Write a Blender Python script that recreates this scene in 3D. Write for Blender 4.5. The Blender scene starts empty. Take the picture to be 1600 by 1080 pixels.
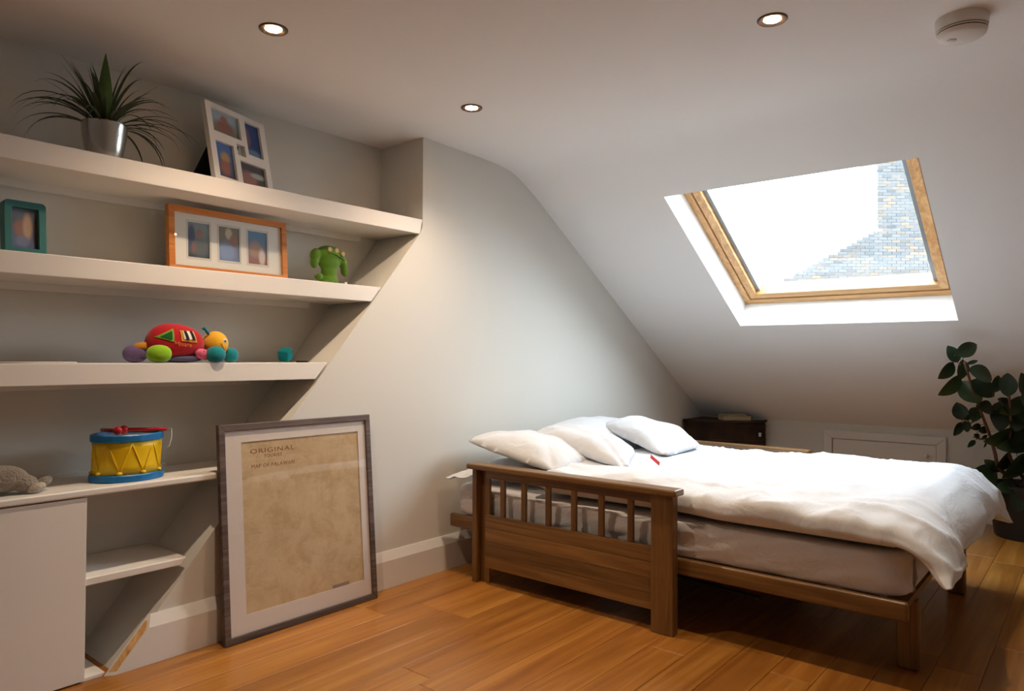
import bpy, bmesh, math, random
import numpy as np
from mathutils import Vector, Matrix, noise
random.seed(7)
R = math.radians
scene = bpy.context.scene
COL = scene.collection

# ------------------------------------------------------------------ camera
F_PX = 1119.1
YAW, PITCH, ROLL = R(39.64), R(0.941), R(0.249)
CAM = Vector((0.0, -2.7733, 1.15))
fw = Vector((math.cos(YAW)*math.cos(PITCH), math.sin(YAW)*math.cos(PITCH), math.sin(PITCH)))
_r0 = Vector((math.sin(YAW), -math.cos(YAW), 0)); _u0 = _r0.cross(fw)
rt = _r0*math.cos(ROLL)+_u0*math.sin(ROLL); up = -_r0*math.sin(ROLL)+_u0*math.cos(ROLL)
cd = bpy.data.cameras.new('camera'); cam = bpy.data.objects.new('camera', cd); COL.objects.link(cam)
cd.sensor_width = 36.0; cd.lens = 36.0*F_PX/1600.0; cd.clip_start = 0.02; cd.clip_end = 200
cam.matrix_world = Matrix(((rt.x, up.x, -fw.x, CAM.x), (rt.y, up.y, -fw.y, CAM.y), (rt.z, up.z, -fw.z, CAM.z), (0, 0, 0, 1)))
scene.camera = cam

# ------------------------------------------------------------------ sky, exposure
w = bpy.data.worlds.new('overcast_sky'); scene.world = w; w.use_nodes = True
bg = w.node_tree.nodes['Background']; bg.inputs[0].default_value = (0.80, 0.92, 1.0, 1); bg.inputs[1].default_value = 12.0
vs = scene.view_settings
vs.view_transform = 'Standard'; vs.look = 'None'; vs.gamma = 1.0; vs.use_curve_mapping = False; vs.exposure = 0.40

def ray(x, y): return fw + rt*((x-800)/F_PX) - up*((y-540)/F_PX)
def onY(x, y, Y): r = ray(x, y); return CAM + r*((Y-CAM.y)/r.y)
def onZ(x, y, Z): r = ray(x, y); return CAM + r*((Z-CAM.z)/r.z)
def onX(x, y, X): r = ray(x, y); return CAM + r*((X-CAM.x)/r.x)

# ------------------------------------------------------------------ materials
def lin(c):
    return tuple(((v/255.0)/12.92 if v <= 10 else (((v/255.0)+.055)/1.055)**2.4) for v in c)
def new_mat(name):
    m = bpy.data.materials.new(name); m.use_nodes = True
    nt = m.node_tree; return m, nt, nt.nodes['Principled BSDF']
def ramp(nt, fac, stops):
    n = nt.nodes.new('ShaderNodeValToRGB'); cr = n.color_ramp
    while len(cr.elements) < len(stops): cr.elements.new(0.5)
    for e, (p, c) in zip(cr.elements, stops): e.position = p; e.color = (*c, 1)
    nt.links.new(fac, n.inputs[0]); return n.outputs[0]
def coords(nt, scale=(1, 1, 1), kind='Object', rand=False):
    tc = nt.nodes.new('ShaderNodeTexCoord'); mp = nt.nodes.new('ShaderNodeMapping')
    mp.inputs['Scale'].default_value = scale
    nt.links.new(tc.outputs[kind], mp.inputs[0])
    if rand:
        oi = nt.nodes.new('ShaderNodeObjectInfo'); ml = nt.nodes.new('ShaderNodeMath'); ml.operation = 'MULTIPLY'; ml.inputs[1].default_value = 40
        nt.links.new(oi.outputs['Random'], ml.inputs[0]); nt.links.new(ml.outputs[0], mp.inputs['Location'])
    return mp.outputs[0]
def noise_tex(nt, vec, scale, detail=4, rough=.55, dist=0.0):
    n = nt.nodes.new('ShaderNodeTexNoise'); n.inputs['Scale'].default_value = scale
    n.inputs['Detail'].default_value = detail; n.inputs['Roughness'].default_value = rough; n.inputs['Distortion'].default_value = dist
    nt.links.new(vec, n.inputs['Vector']); return n.outputs['Fac']
def bump(nt, b, h, strength=.3, dist=.01):
    n = nt.nodes.new('ShaderNodeBump'); n.inputs['Strength'].default_value = strength; n.inputs['Distance'].default_value = dist
    nt.links.new(h, n.inputs['Height']); nt.links.new(n.outputs[0], b.inputs['Normal'])
def plain(name, rgb, rough=.6, spec=.5, metal=0.0, bscale=0, bstr=.1, bdist=.002, var=0.0, sheen=0.0, trans=0.0):
    m, nt, b = new_mat(name); c = lin(rgb)
    b.inputs['Base Color'].default_value = (*c, 1); b.inputs['Roughness'].default_value = rough
    b.inputs['Metallic'].default_value = metal; b.inputs['Specular IOR Level'].default_value = spec
    if sheen: b.inputs['Sheen Weight'].default_value = sheen
    if bscale or var:
        v = coords(nt)
        if bscale: bump(nt, b, noise_tex(nt, v, bscale, 4), bstr, bdist)
        if var:
            f = noise_tex(nt, v, 9, 3)
            nt.links.new(ramp(nt, f, [(.3, tuple(x*(1-var) for x in c)), (.7, tuple(min(1, x*(1+var)) for x in c))]), b.inputs['Base Color'])
    return m
def wood(name, dark, mid, light, axis=0, grain=1.0, rough=.4, rand=True, tint=.25, coat=0.0):
    m, nt, b = new_mat(name)
    sc = [26.0*grain]*3; sc[axis] = 1.6*grain
    v = coords(nt, tuple(sc), rand=rand)
    f1 = noise_tex(nt, v, 1.0, 6, .6, 1.2)
    sc2 = [120.0*grain]*3; sc2[axis] = 3.0*grain
    f2 = noise_tex(nt, coords(nt, tuple(sc2), rand=rand), 1.0, 3, .5)
    mx = nt.nodes.new('ShaderNodeMath'); mx.operation = 'MULTIPLY_ADD'; mx.inputs[1].default_value = .35
    nt.links.new(f2, mx.inputs[0]); 
    sub = nt.nodes.new('ShaderNodeMath'); sub.operation = 'ADD'; sub.inputs[1].default_value = -.17
    nt.links.new(f1, sub.inputs[0]); nt.links.new(sub.outputs[0], mx.inputs[2])
    c = ramp(nt, mx.outputs[0], [(.3, lin(dark)), (.5, lin(mid)), (.72, lin(light))])
    if rand and tint:
        oi = nt.nodes.new('ShaderNodeObjectInfo'); mr = nt.nodes.new('ShaderNodeMapRange')
        mr.inputs['To Min'].default_value = 1-tint; mr.inputs['To Max'].default_value = 1+tint
        nt.links.new(oi.outputs['Random'], mr.inputs['Value'])
        hs = nt.nodes.new('ShaderNodeHueSaturation'); nt.links.new(mr.outputs[0], hs.inputs['Value']); nt.links.new(c, hs.inputs['Color']); c = hs.outputs[0]
    nt.links.new(c, b.inputs['Base Color']); b.inputs['Roughness'].default_value = rough
    b.inputs['Coat Weight'].default_value = coat; b.inputs['Coat Roughness'].default_value = .25
    bump(nt, b, f2, .12, .001)
    return m
def glass_mat(name, refl=.9, tint=(1, 1, 1)):
    m = bpy.data.materials.new(name); m.use_nodes = True; nt = m.node_tree; nt.nodes.clear()
    o = nt.nodes.new('ShaderNodeOutputMaterial'); mx = nt.nodes.new('ShaderNodeMixShader')
    t = nt.nodes.new('ShaderNodeBsdfTransparent'); t.inputs[0].default_value = (*tint, 1)
    g = nt.nodes.new('ShaderNodeBsdfGlossy'); g.inputs['Roughness'].default_value = .02
    fr = nt.nodes.new('ShaderNodeLayerWeight'); fr.inputs['Blend'].default_value = .5
    pw = nt.nodes.new('ShaderNodeMath'); pw.operation = 'POWER'; pw.inputs[1].default_value = 5; nt.links.new(fr.outputs['Facing'], pw.inputs[0])
    ml = nt.nodes.new('ShaderNodeMath'); ml.operation = 'MULTIPLY_ADD'; ml.inputs[1].default_value = .96*refl; ml.inputs[2].default_value = .04*refl
    nt.links.new(pw.outputs[0], ml.inputs[0]); nt.links.new(ml.outputs[0], mx.inputs[0])
    nt.links.new(t.outputs[0], mx.inputs[1]); nt.links.new(g.outputs[0], mx.inputs[2]); nt.links.new(mx.outputs[0], o.inputs[0])
    return m
def photo_mat(name, top, bottom, blobs, rough=.35):
    """a blurred print: vertical gradient plus soft coloured blobs, in Generated coords (x, z)"""
    m, nt, b = new_mat(name); b.inputs['Roughness'].default_value = rough
    tc = nt.nodes.new('ShaderNodeTexCoord'); sp = nt.nodes.new('ShaderNodeSeparateXYZ'); nt.links.new(tc.outputs['UV'], sp.inputs[0])
    nz = noise_tex(nt, coords(nt, (1, 1, 1), 'UV'), 5, 4, .6)
    ad = nt.nodes.new('ShaderNodeMath'); ad.operation = 'MULTIPLY_ADD'; ad.inputs[1].default_value = .5; nt.links.new(nz, ad.inputs[0]); nt.links.new(sp.outputs[1], ad.inputs[2])
    col = ramp(nt, ad.outputs[0], [(.3, lin(bottom)), (1.0, lin(top))])
    for (cx, cy, rx, ry, c) in blobs:
        mp = nt.nodes.new('ShaderNodeMapping'); mp.inputs['Location'].default_value = (-cx/rx, -cy/ry, 0); mp.inputs['Scale'].default_value = (1/rx, 1/ry, 0)
        nt.links.new(tc.outputs['UV'], mp.inputs[0])
        ln = nt.nodes.new('ShaderNodeVectorMath'); ln.operation = 'LENGTH'; nt.links.new(mp.outputs[0], ln.inputs[0])
        fac = ramp(nt, ln.outputs['Value'], [(.55, (1, 1, 1)), (1.1, (0, 0, 0))])
        mx = nt.nodes.new('ShaderNodeMix'); mx.data_type = 'RGBA'
        nt.links.new(fac, mx.inputs[0]); nt.links.new(col, mx.inputs[6]); mx.inputs[7].default_value = (*lin(c), 1); col = mx.outputs[2]
    nt.links.new(col, b.inputs['Base Color']); return m
def emit(name, rgb, s):
    m, nt, b = new_mat(name); b.inputs['Base Color'].default_value = (*rgb, 1)
    b.inputs['Emission Color'].default_value = (*rgb, 1); b.inputs['Emission Strength'].default_value = s; return m

M = {}
M['wall'] = plain('wall_paint', (220, 218, 211), .85, .2, bscale=60, bstr=.05)
M['ceil'] = plain('ceiling_paint', (242, 241, 239), .9, .2, bscale=50, bstr=.04)
M['white'] = plain('white_satin_paint', (234, 230, 224), .38, .4)
M['gloss'] = plain('white_gloss_trim', (230, 227, 222), .3, .45)
def creased(name, rgb, s1, d1):
    m, nt, b = new_mat(name); b.inputs['Base Color'].default_value = (*lin(rgb), 1); b.inputs['Roughness'].default_value = .9; b.inputs['Specular IOR Level'].default_value = .1; b.inputs['Sheen Weight'].default_value = .15
    v = coords(nt, (1.0, 1.7, 1.4)); f = noise_tex(nt, v, s1, 5, .55, 1.6)
    ab = nt.nodes.new('ShaderNodeMath'); ab.operation = 'SUBTRACT'; ab.inputs[1].default_value = .5; nt.links.new(f, ab.inputs[0])
    a2 = nt.nodes.new('ShaderNodeMath'); a2.operation = 'ABSOLUTE'; nt.links.new(ab.outputs[0], a2.inputs[0])
    bump(nt, b, a2.outputs[0], .35, d1); return m
M['linen'] = creased('white_cotton', (217, 219, 223), 3.6, .022)
M['sheet'] = creased('white_sheet_cotton', (218, 216, 218), 5.0, .028)
M['_old'] = plain('white_cotton', (217, 219, 223), .9, .1, bscale=220, bstr=.12, bdist=.001, sheen=.15)
M['oak'] = wood('oak_floor', (142, 86, 30), (162, 104, 40), (182, 126, 56), 0, .5, .36, True, .16, .2)
M['bedwood'] = wood('stained_pine', (92, 62, 30), (114, 80, 40), (138, 101, 55), 1, .8, .38, True, .22, .15)
M['bedwood_x'] = wood('stained_pine_cross', (92, 62, 30), (114, 80, 40), (138, 101, 55), 0, .8, .38, True, .1, .15)
M['bedwood_z'] = wood('stained_pine_upright', (92, 62, 30), (114, 80, 40), (138, 101, 55), 2, .8, .38, True, .1, .15)
M['pine'] = wood('window_pine', (176, 128, 78), (200, 152, 98), (220, 178, 126), 1, .8, .45, True, .06)
M['pine_x'] = wood('window_pine_stile', (176, 128, 78), (200, 152, 98), (220, 178, 126), 0, .8, .45, True, .06)
M['rawpine'] = wood('bare_pine', (188, 140, 84), (216, 172, 112), (232, 196, 140), 2, 1.2, .7, True, .05)
M['greywood'] = wood('grey_limed_wood', (58, 47, 44), (88, 74, 69), (118, 102, 95), 0, 1.0, .5, True, .08)
M['orangewood'] = wood('orange_beech', (178, 102, 38), (202, 126, 54), (216, 146, 74), 0, .8, .4, True, .05)
M['alu'] = plain('grey_aluminium', (150, 162, 172), .4, .5, .2)
M['glass'] = glass_mat('window_glass', .6)
M['pglass'] = glass_mat('picture_glass', .9)
M['chrome'] = plain('brushed_steel', (190, 188, 184), .25, .5, 1.0)
M['brass'] = plain('bronze_bezel', (84, 70, 60), .5, .4, .3)
M['lamp'] = emit('halogen_face', (1.0, .80, .56), 60.0)
M['wicker'] = plain('dark_wicker', (62, 44, 34), .6, .3, bscale=90, bstr=.5, bdist=.004, var=.35)
M['dark'] = plain('black_metal', (26, 26, 28), .5, .4)
M['black'] = plain('black_card', (20, 19, 20), .8, .2)
M['knob'] = plain('cream_knob', (222, 218, 210), .3, .5)
M['plastic'] = plain('alarm_plastic', (226, 222, 216), .45, .4)
M['slot'] = plain('alarm_slot', (60, 48, 42), .7, .2)

# ------------------------------------------------------------------ mesh helpers
class MB:
    def __init__(s): s.v = []; s.f = []; s.uv = {}
    def add(s, vs, fs):
        o = len(s.v); s.v += [Vector(p) for p in vs]; s.f += [tuple(i+o for i in f) for f in fs]; return s
    def box(s, x0, x1, y0, y1, z0, z1, mat=None):
        vs = [Vector((x, y, z)) for z in (z0, z1) for y in (y0, y1) for x in (x0, x1)]
        if mat: vs = [mat @ v for v in vs]
        return s.add(vs, [(0, 2, 3, 1), (4, 5, 7, 6), (0, 1, 5, 4), (2, 6, 7, 3), (0, 4, 6, 2), (1, 3, 7, 5)])
    def prism(s, pts, a, b, axis=1, mat=None):
        """pts: 2-D polygon; extruded from a to b along axis (1: pts are x,z; 0: y,z; 2: x,y)"""
        def P(p, t):
            v = Vector((p[0], t, p[1])) if axis == 1 else (Vector((t, p[0], p[1])) if axis == 0 else Vector((p[0], p[1], t)))
            return mat @ v if mat else v
        n = len(pts); vs = [P(p, a) for p in pts]+[P(p, b) for p in pts]
        fs = [tuple(range(n)), tuple(range(2*n-1, n-1, -1))]+[(i, i+n, (i+1) % n+n, (i+1) % n) for i in range(n)]
        return s.add(vs, fs)
    def lathe(s, prof, seg=32, c=(0, 0, 0), mat=None, sx=1, sy=1):
        c = Vector(c); vs = []; fs = []; n = len(prof)
        for i in range(seg):
            a = 2*math.pi*i/seg
            for (r, z) in prof:
                p = Vector((r*math.cos(a)*sx, r*math.sin(a)*sy, z)); vs.append((mat @ p if mat else p)+c)
        for i in range(seg):
            j = (i+1) % seg
            for k in range(n-1): fs.append((i*n+k, j*n+k, j*n+k+1, i*n+k+1))
        if prof[0][0] > 1e-6: fs.append(tuple(i*n for i in range(seg))[::-1])
        if prof[-1][0] > 1e-6: fs.append(tuple(i*n+n-1 for i in range(seg)))
        return s.add(vs, fs)
    def tube(s, pts, r, seg=8, caps=True):
        pts = [Vector(p) for p in pts]; rs = r if isinstance(r, (list, tuple)) else [r]*len(pts)
        vs = []; fs = []; prev = None
        for i, p in enumerate(pts):
            t = (pts[min(i+1, len(pts)-1)]-pts[max(i-1, 0)]).normalized()
            if prev is None: nrm = t.orthogonal().normalized()
            else:
                nrm = prev - t*prev.dot(t); nrm = nrm.normalized() if nrm.length > 1e-6 else t.orthogonal().normalized()
            prev = nrm; bn = t.cross(nrm)
            for k in range(seg):
                a = 2*math.pi*k/seg; vs.append(p+(nrm*math.cos(a)+bn*math.sin(a))*rs[i])
        for i in range(len(pts)-1):
            for k in range(seg):
                k2 = (k+1) % seg; fs.append((i*seg+k, i*seg+k2, (i+1)*seg+k2, (i+1)*seg+k))
        if caps: fs.append(tuple(range(seg))[::-1]); fs.append(tuple((len(pts)-1)*seg+k for k in range(seg)))
        return s.add(vs, fs)
    def ball(s, c, rx, ry=None, rz=None, seg=20, rings=12, mat=None, e=1.0):
        ry = rx if ry is None else ry; rz = rx if rz is None else rz; c = Vector(c)
        vs = []; fs = []
        pw = lambda t: math.copysign(abs(t)**e, t)
        for i in range(1, rings):
            ph = math.pi*i/rings
            for k in range(seg):
                a = 2*math.pi*k/seg
                p = Vector((rx*pw(math.sin(ph))*pw(math.cos(a)), ry*pw(math.sin(ph))*pw(math.sin(a)), -rz*pw(math.cos(ph)))); vs.append((mat @ p if mat else p)+c)
        b0 = Vector((0, 0, -rz)); b1 = Vector((0, 0, rz))
        vs.append((mat @ b0 if mat else b0)+c); vs.append((mat @ b1 if mat else b1)+c); nb = len(vs)-2
        for i in range(rings-2):
            for k in range(seg):
                k2 = (k+1) % seg; fs.append((i*seg+k, i*seg+k2, (i+1)*seg+k2, (i+1)*seg+k))
        for k in range(seg):
            k2 = (k+1) % seg; fs.append((nb, k2, k)); fs.append(((rings-2)*seg+k, (rings-2)*seg+k2, nb+1))
        return s.add(vs, fs)
    def grid(s, fn, nu, nv, closed_u=False):
        vs = [fn(i/(nu if closed_u else nu-1), j/(nv-1)) for j in range(nv) for i in range(nu)]; fs = []
        for j in range(nv-1):
            for i in range(nu if closed_u else nu-1):
                i2 = (i+1) % nu; fs.append((j*nu+i, j*nu+i2, (j+1)*nu+i2, (j+1)*nu+i))
        return s.add(vs, fs)
    def build(s, name, mat, parent=None, smooth=False, bevel=0, bseg=2, origin=None, xform=None, uvf=None, angle=None):
        vs = [xform @ v for v in s.v] if xform else list(s.v)
        if parent is not None: inv = parent.matrix_world.inverted(); off = None
        else:
            if origin is None:
                xs = [v.x for v in vs]; ys = [v.y for v in vs]; zs = [v.z for v in vs]
                origin = Vector(((min(xs)+max(xs))/2, (min(ys)+max(ys))/2, min(zs)))
            inv = Matrix.Translation(-Vector(origin))
        me = bpy.data.meshes.new(name); me.from_pydata([inv @ v for v in vs], [], s.f)
        bm = bmesh.new(); bm.from_mesh(me); bmesh.ops.recalc_face_normals(bm, faces=bm.faces); bm.to_mesh(me); bm.free()
        if uvf:
            ul = me.uv_layers.new(name='UVMap')
            for lp in me.loops: ul.data[lp.index].uv = uvf(vs[lp.vertex_index])
        me.materials.append(mat)
        if smooth:
            me.polygons.foreach_set('use_smooth', [True]*len(me.polygons))
            if angle: me.set_sharp_from_angle(angle=R(angle))
        o = bpy.data.objects.new(name, me); COL.objects.link(o)
        if parent is not None: o.parent = parent
        else: o.location = origin
        if bevel:
            b = o.modifiers.new('bevel', 'BEVEL'); b.width = bevel; b.segments = bseg; b.limit_method = 'ANGLE'; b.angle_limit = R(35); b.harden_normals = False
        bpy.context.view_layer.update()
        return o
def tag(o, label, cat, group=None):
    o['label'] = label; o['category'] = cat
    if group: o['group'] = group
    return o
def struct(o): o['kind'] = 'structure'; return o
def thing(name, label, cat, loc=(0, 0, 0), group=None, rot=None):
    o = bpy.data.objects.new(name, None); COL.objects.link(o); o.location = loc; o.empty_display_size = .05
    if rot: o.rotation_euler = rot
    tag(o, label, cat, group); bpy.context.view_layer.update(); return o
def text_mesh(body, size, extr=.0006, align='CENTER', spacing=1.0):
    cu = bpy.data.curves.new('t', 'FONT'); cu.body = body; cu.size = size; cu.extrude = extr; cu.align_x = align; cu.space_character = spacing; cu.resolution_u = 3
    ob = bpy.data.objects.new('t', cu); COL.objects.link(ob); dg = bpy.context.evaluated_depsgraph_get()
    me = bpy.data.meshes.new_from_object(ob.evaluated_get(dg)); bpy.data.objects.remove(ob); bpy.data.curves.remove(cu)
    mb = MB(); mb.add([v.co.copy() for v in me.vertices], [tuple(p.vertices) for p in me.polygons]); bpy.data.meshes.remove(me); return mb
def fused(mb, voxel, smooth_it=6):
    """union of overlapping blobs as one continuous skin"""
    me = bpy.data.meshes.new('f'); me.from_pydata(mb.v, [], mb.f); ob = bpy.data.objects.new('f', me); COL.objects.link(ob)
    bm = bmesh.new(); bm.from_mesh(me); bmesh.ops.recalc_face_normals(bm, faces=bm.faces); bm.to_mesh(me); bm.free()
    r = ob.modifiers.new('r', 'REMESH'); r.mode = 'VOXEL'; r.voxel_size = voxel
    s = ob.modifiers.new('s', 'SMOOTH'); s.iterations = smooth_it; s.factor = .5
    dg = bpy.context.evaluated_depsgraph_get(); m2 = bpy.data.meshes.new_from_object(ob.evaluated_get(dg))
    out = MB(); out.add([v.co.copy() for v in m2.vertices], [tuple(p.vertices) for p in m2.polygons])
    bpy.data.objects.remove(ob); bpy.data.meshes.remove(me); bpy.data.meshes.remove(m2); return out
def fbm(p, o=4): return noise.fractal(Vector(p), .9, 2.0, o)

# ================================================================== THE ROOM
XB, XK, YR = -1.6, 6.011, -4.4          # back wall, knee wall, right wall
H = 2.312; SM, SB = -.62753, 4.41161    # slope: z = SM*x + SB
sz = lambda x: SM*x+SB
AD = .335                               # alcove depth
N_S = Vector((-SM, 0, 1)).normalized()  # outward normal of slope
OX0, OX1, OY0, OY1 = 3.72, 4.84, -2.118, -.822   # skylight opening

# floor with separate planks
fl = struct(MB().box(XB-.1, XK+.1, YR-.1, AD+.1, -.06, -.012).build('floor', M['oak']))
PW = .152; row = 0; y = YR
while y < AD:
    x = XB-random.random()*1.7
    y1 = min(y+PW, AD+.02)
    while x < XK:
        L = random.choice([1.25, 1.5, 1.8, 1.8]); a, b = max(x, XB), min(x+L, XK)
        if b-a > .03:
            g = .0007; c = .0012
            mb = MB(); vs = []
            for (z, i) in ((-.0125, 0), (-c, 0), (0, c)):
                vs += [(a+g+i, y+g+i, z), (b-g-i, y+g+i, z), (b-g-i, y1-g-i, z), (a+g+i, y1-g-i, z)]
            mb.add(vs, [(8, 9, 10, 11)]+[(k*4+i, k*4+(i+1) % 4, k*4+4+(i+1) % 4, k*4+4+i) for k in (0, 1) for i in range(4)])
            mb.build('plank', M['oak'], fl)
        x += L
    y += PW; row += 1

# main wall: solid to the right of the stair-shaped opening, with the opening's slanted return
DX0, DX1, DZ1 = 1.057, 2.588, 1.803
wl = struct(MB().prism([(DX0, -.05), (DX1, DZ1), (2.603, DZ1+.03), (2.603, 2.5), (XK+.2, 2.5), (XK+.2, -.05)], 0, AD+.1, 1).build('wall_left', M['wall']))
struct(MB().box(XB-.1, 2.75, AD, AD+.1, -.05, 2.5).build('wall_alcove', M['wall']))
struct(MB().box(XB-.1, -.25, 0, AD+.05, -.05, 2.5).build('wall_left_end', M['wall']))
struct(MB().box(XK, XK+.12, YR-.1, AD, -.05, .70).build('wall_far', M['wall']))
struct(MB().box(XB-.1, XK+.1, YR-.12, YR, -.05, 2.5).build('wall_right', M['wall']))
struct(MB().box(XB-.14, XB, YR-.1, AD+.1, -.05, 2.5).build('wall_back', M['wall']))

# ceiling: flat part, curved turn, slope with the skylight hole
prof = [(XB-.05, H), (2.6, H), (3.05, 2.303), (3.20, 2.295), (3.30, 2.283), (3.38, 2.262), (3.46, 2.227), (3.55, 2.180), (3.63, sz(3.63)), (OX0, sz(OX0)), (OX1, sz(OX1)), (XK+.05, sz(XK+.05))]
ys = [YR-.05, OY0, OY1, AD+.05]
cb = MB()
n = len(prof)
for j, yy in enumerate(ys): cb.add([(x, yy, z) for x, z in prof], [])
for j in range(3):
    for i in range(n-1):
        if j == 1 and prof[i][0] == OX0: continue
        cb.f.append((j*n+i, j*n+i+1, (j+1)*n+i+1, (j+1)*n+i))
ceil = struct(cb.build('ceiling', M['ceil'], smooth=True, angle=25))
# outer roof skin keeps daylight out of the shell
struct(MB().prism([(XB-.2, 2.62), (3.45, 2.62), (3.62, sz(3.62)+.32), (OX0-.02, sz(OX0)+.32), (OX0-.02, sz(OX0)+.05), (3.45, H+.05), (XB-.2, H+.05)], YR-.15, AD+.15, 1).build('roof_flat', M['ceil']))

# skylight (window_1): lining, frame, sash, gasket, pane -- in slope coordinates
S0 = Vector((OX0, 0, sz(OX0))); SD = Vector((OX1-OX0, 0, sz(OX1)-sz(OX0))); SL = SD.length; SD.normalize()
def SP(s, yy, off): p = S0 + SD*s + N_S*off; return Vector((p.x, yy, p.z))
DEP = .24
def ring(inset, width, o0, o1, name, mat, parent, bevel=.002):
    a0, a1, b0, b1 = inset, SL-inset, OY0+inset, OY1-inset
    for (s0, s1, y0, y1) in ((a0, a1, b0, b0+width), (a0, a1, b1-width, b1), (a0, a0+width, b0+width, b1-width), (a1-width, a1, b0+width, b1-width)):
        mb = MB(); vs = [SP(s, yy, o) for o in (o0, o1) for yy in (y0, y1) for s in (s0, s1)]
        mb.add(vs, [(0, 2, 3, 1), (4, 5, 7, 6), (0, 1, 5, 4), (2, 6, 7, 3), (0, 4, 6, 2), (1, 3, 7, 5)])
        mb.build(name, M['pine_x'] if (s1-s0) > .3 else mat, parent, bevel=bevel)
lin_mb = MB()
T = .03
for (s0, s1, y0, y1) in ((-T, SL+T, OY0-T, OY0), (-T, SL+T, OY1, OY1+T), (-T, 0, OY0, OY1), (SL, SL+T, OY0, OY1)):
    vs = [SP(s, yy, o) for o in (0.0012, DEP+.06) for yy in (y0, y1) for s in (s0, s1)]
    lin_mb.add(vs, [(0, 2, 3, 1), (4, 5, 7, 6), (0, 1, 5, 4), (2, 6, 7, 3), (0, 4, 6, 2), (1, 3, 7, 5)])
win1 = struct(lin_mb.build('window_1', M['ceil']))
ring(.0, .045, .185, .27, 'window_frame', M['pine'], win1)
ring(.051, .05, .192, .285, 'window_sash', M['pine'], win1)
for (y0, y1) in ((OY0+.102, OY0+.128), (OY1-.128, OY1-.102)):
    vs = [SP(s, yy, o) for o in (.222, .285) for yy in (y0, y1) for s in (.1, SL-.102)]
    MB().add(vs, [(0, 2, 3, 1), (4, 5, 7, 6), (0, 1, 5, 4), (2, 6, 7, 3), (0, 4, 6, 2), (1, 3, 7, 5)]).build('glazing_bead', M['alu'], win1)
vs = [SP(s, yy, o) for o in (.262, .268) for yy in (OY0+.11, OY1-.11) for s in (.11, SL-.11)]
MB().add(vs, [(0, 2, 3, 1), (4, 5, 7, 6), (0, 1, 5, 4), (2, 6, 7, 3), (0, 4, 6, 2), (1, 3, 7, 5)]).build('glass_pane', M['glass'], win1)
# sloping roof build-up around the window, outside
rb = MB()
for (s0, s1, y0, y1) in ((SL+T, SL+1.7, YR-.1, AD+.1), (-.12, SL+T, YR-.1, OY0-T), (-.12, SL+T, OY1+T, AD+.1)):
    vs = [SP(s, yy, o) for o in (.02, .27) for yy in (y0, y1) for s in (s0, s1)]
    rb.add(vs, [(0, 2, 3, 1), (4, 5, 7, 6), (0, 1, 5, 4), (2, 6, 7, 3), (0, 4, 6, 2), (1, 3, 7, 5)])
struct(rb.build('roof_slope', M['black']))
pt = bpy.data.lights.new('skylight_portal', 'AREA'); pt.shape = 'RECTANGLE'; pt.size = SL; pt.size_y = OY1-OY0; pt.cycles.is_portal = True
po = bpy.data.objects.new('skylight_portal', pt); COL.objects.link(po)
zc = N_S; xc = SD; yc = zc.cross(xc)
c0 = SP(SL/2, (OY0+OY1)/2, .30)
po.matrix_world = Matrix(((xc.x, yc.x, zc.x, c0.x), (xc.y, yc.y, zc.y, c0.y), (xc.z, yc.z, zc.z, c0.z), (0, 0, 0, 1)))

# baseboards
def base_prof(h=.18, t=.022): return [(0, 0), (-t, 0), (-t, h-.045), (-t*.35, h-.008), (-t*.2, h), (0, h)]
sl = (DX1-DX0)/DZ1
bb = MB(); pr_ = base_prof()
vs = []
for end in (0, 1):
    for (yy, z) in pr_: vs.append((DX0+sl*z+.004-yy*1.5 if end == 0 else XK, yy-.0005, z))
k = len(pr_)
bb.add(vs, [tuple(range(k)), tuple(range(2*k-1, k-1, -1))]+[(i, i+k, (i+1) % k+k, (i+1) % k) for i in range(k)])
bl = struct(bb.build('baseboard_left', M['gloss']))
ce = MB(); ins = [(-.0045, .012), (-.0185, .012), (-.0185, .131), (-.009, .160), (-.0045, .160)]
ce.add([(DX0+sl*z+.0018-yy*1.5, yy, z) for yy, z in ins]+[(DX0+sl*z+.008-yy*1.5, yy, z) for yy, z in ins], [tuple(range(5)), (9, 8, 7, 6, 5)]+[(i, i+5, (i+1) % 5+5, (i+1) % 5) for i in range(5)])
ce.build('cut_end', M['rawpine'], bl)
bf = MB()
for (a, b) in ((YR, -1.90), (-1.03, 0.0)):
    bf.prism([(XK+p[0], p[1]) for p in pr_], a, b, 1)
struct(bf.build('baseboard_far', M['gloss']))

# eaves door in the knee wall
dY0, dY1, dZ = -1.885, -1.04, .585
dm = MB().box(XK-.012, XK+.01, dY0+.066, dY1-.066, .035, dZ-.068)
door = struct(dm.build('door_1', M['gloss'], bevel=.002))
AW = .062
def arch(pts): MB().prism(pts, XK-.024, XK+.005, 0).build('architrave', M['gloss'], door, bevel=.005)
arch([(dY0, 0), (dY0, dZ), (dY0+AW, dZ-AW), (dY0+AW, 0)]); arch([(dY1, 0), (dY1, dZ), (dY1-AW, dZ-AW), (dY1-AW, 0)])
arch([(dY0, dZ), (dY1, dZ), (dY1-AW, dZ-AW), (dY0+AW, dZ-AW)])
MB().lathe([(0, -.034), (.012, -.033), (.0165, -.026), (.015, -.018), (.008, -.012), (.008, 0)], 20, (XK-.012, -1.762, .441), Matrix.Rotation(R(90), 4, 'Y')).build('door_knob', M['knob'], door, smooth=True)

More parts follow.
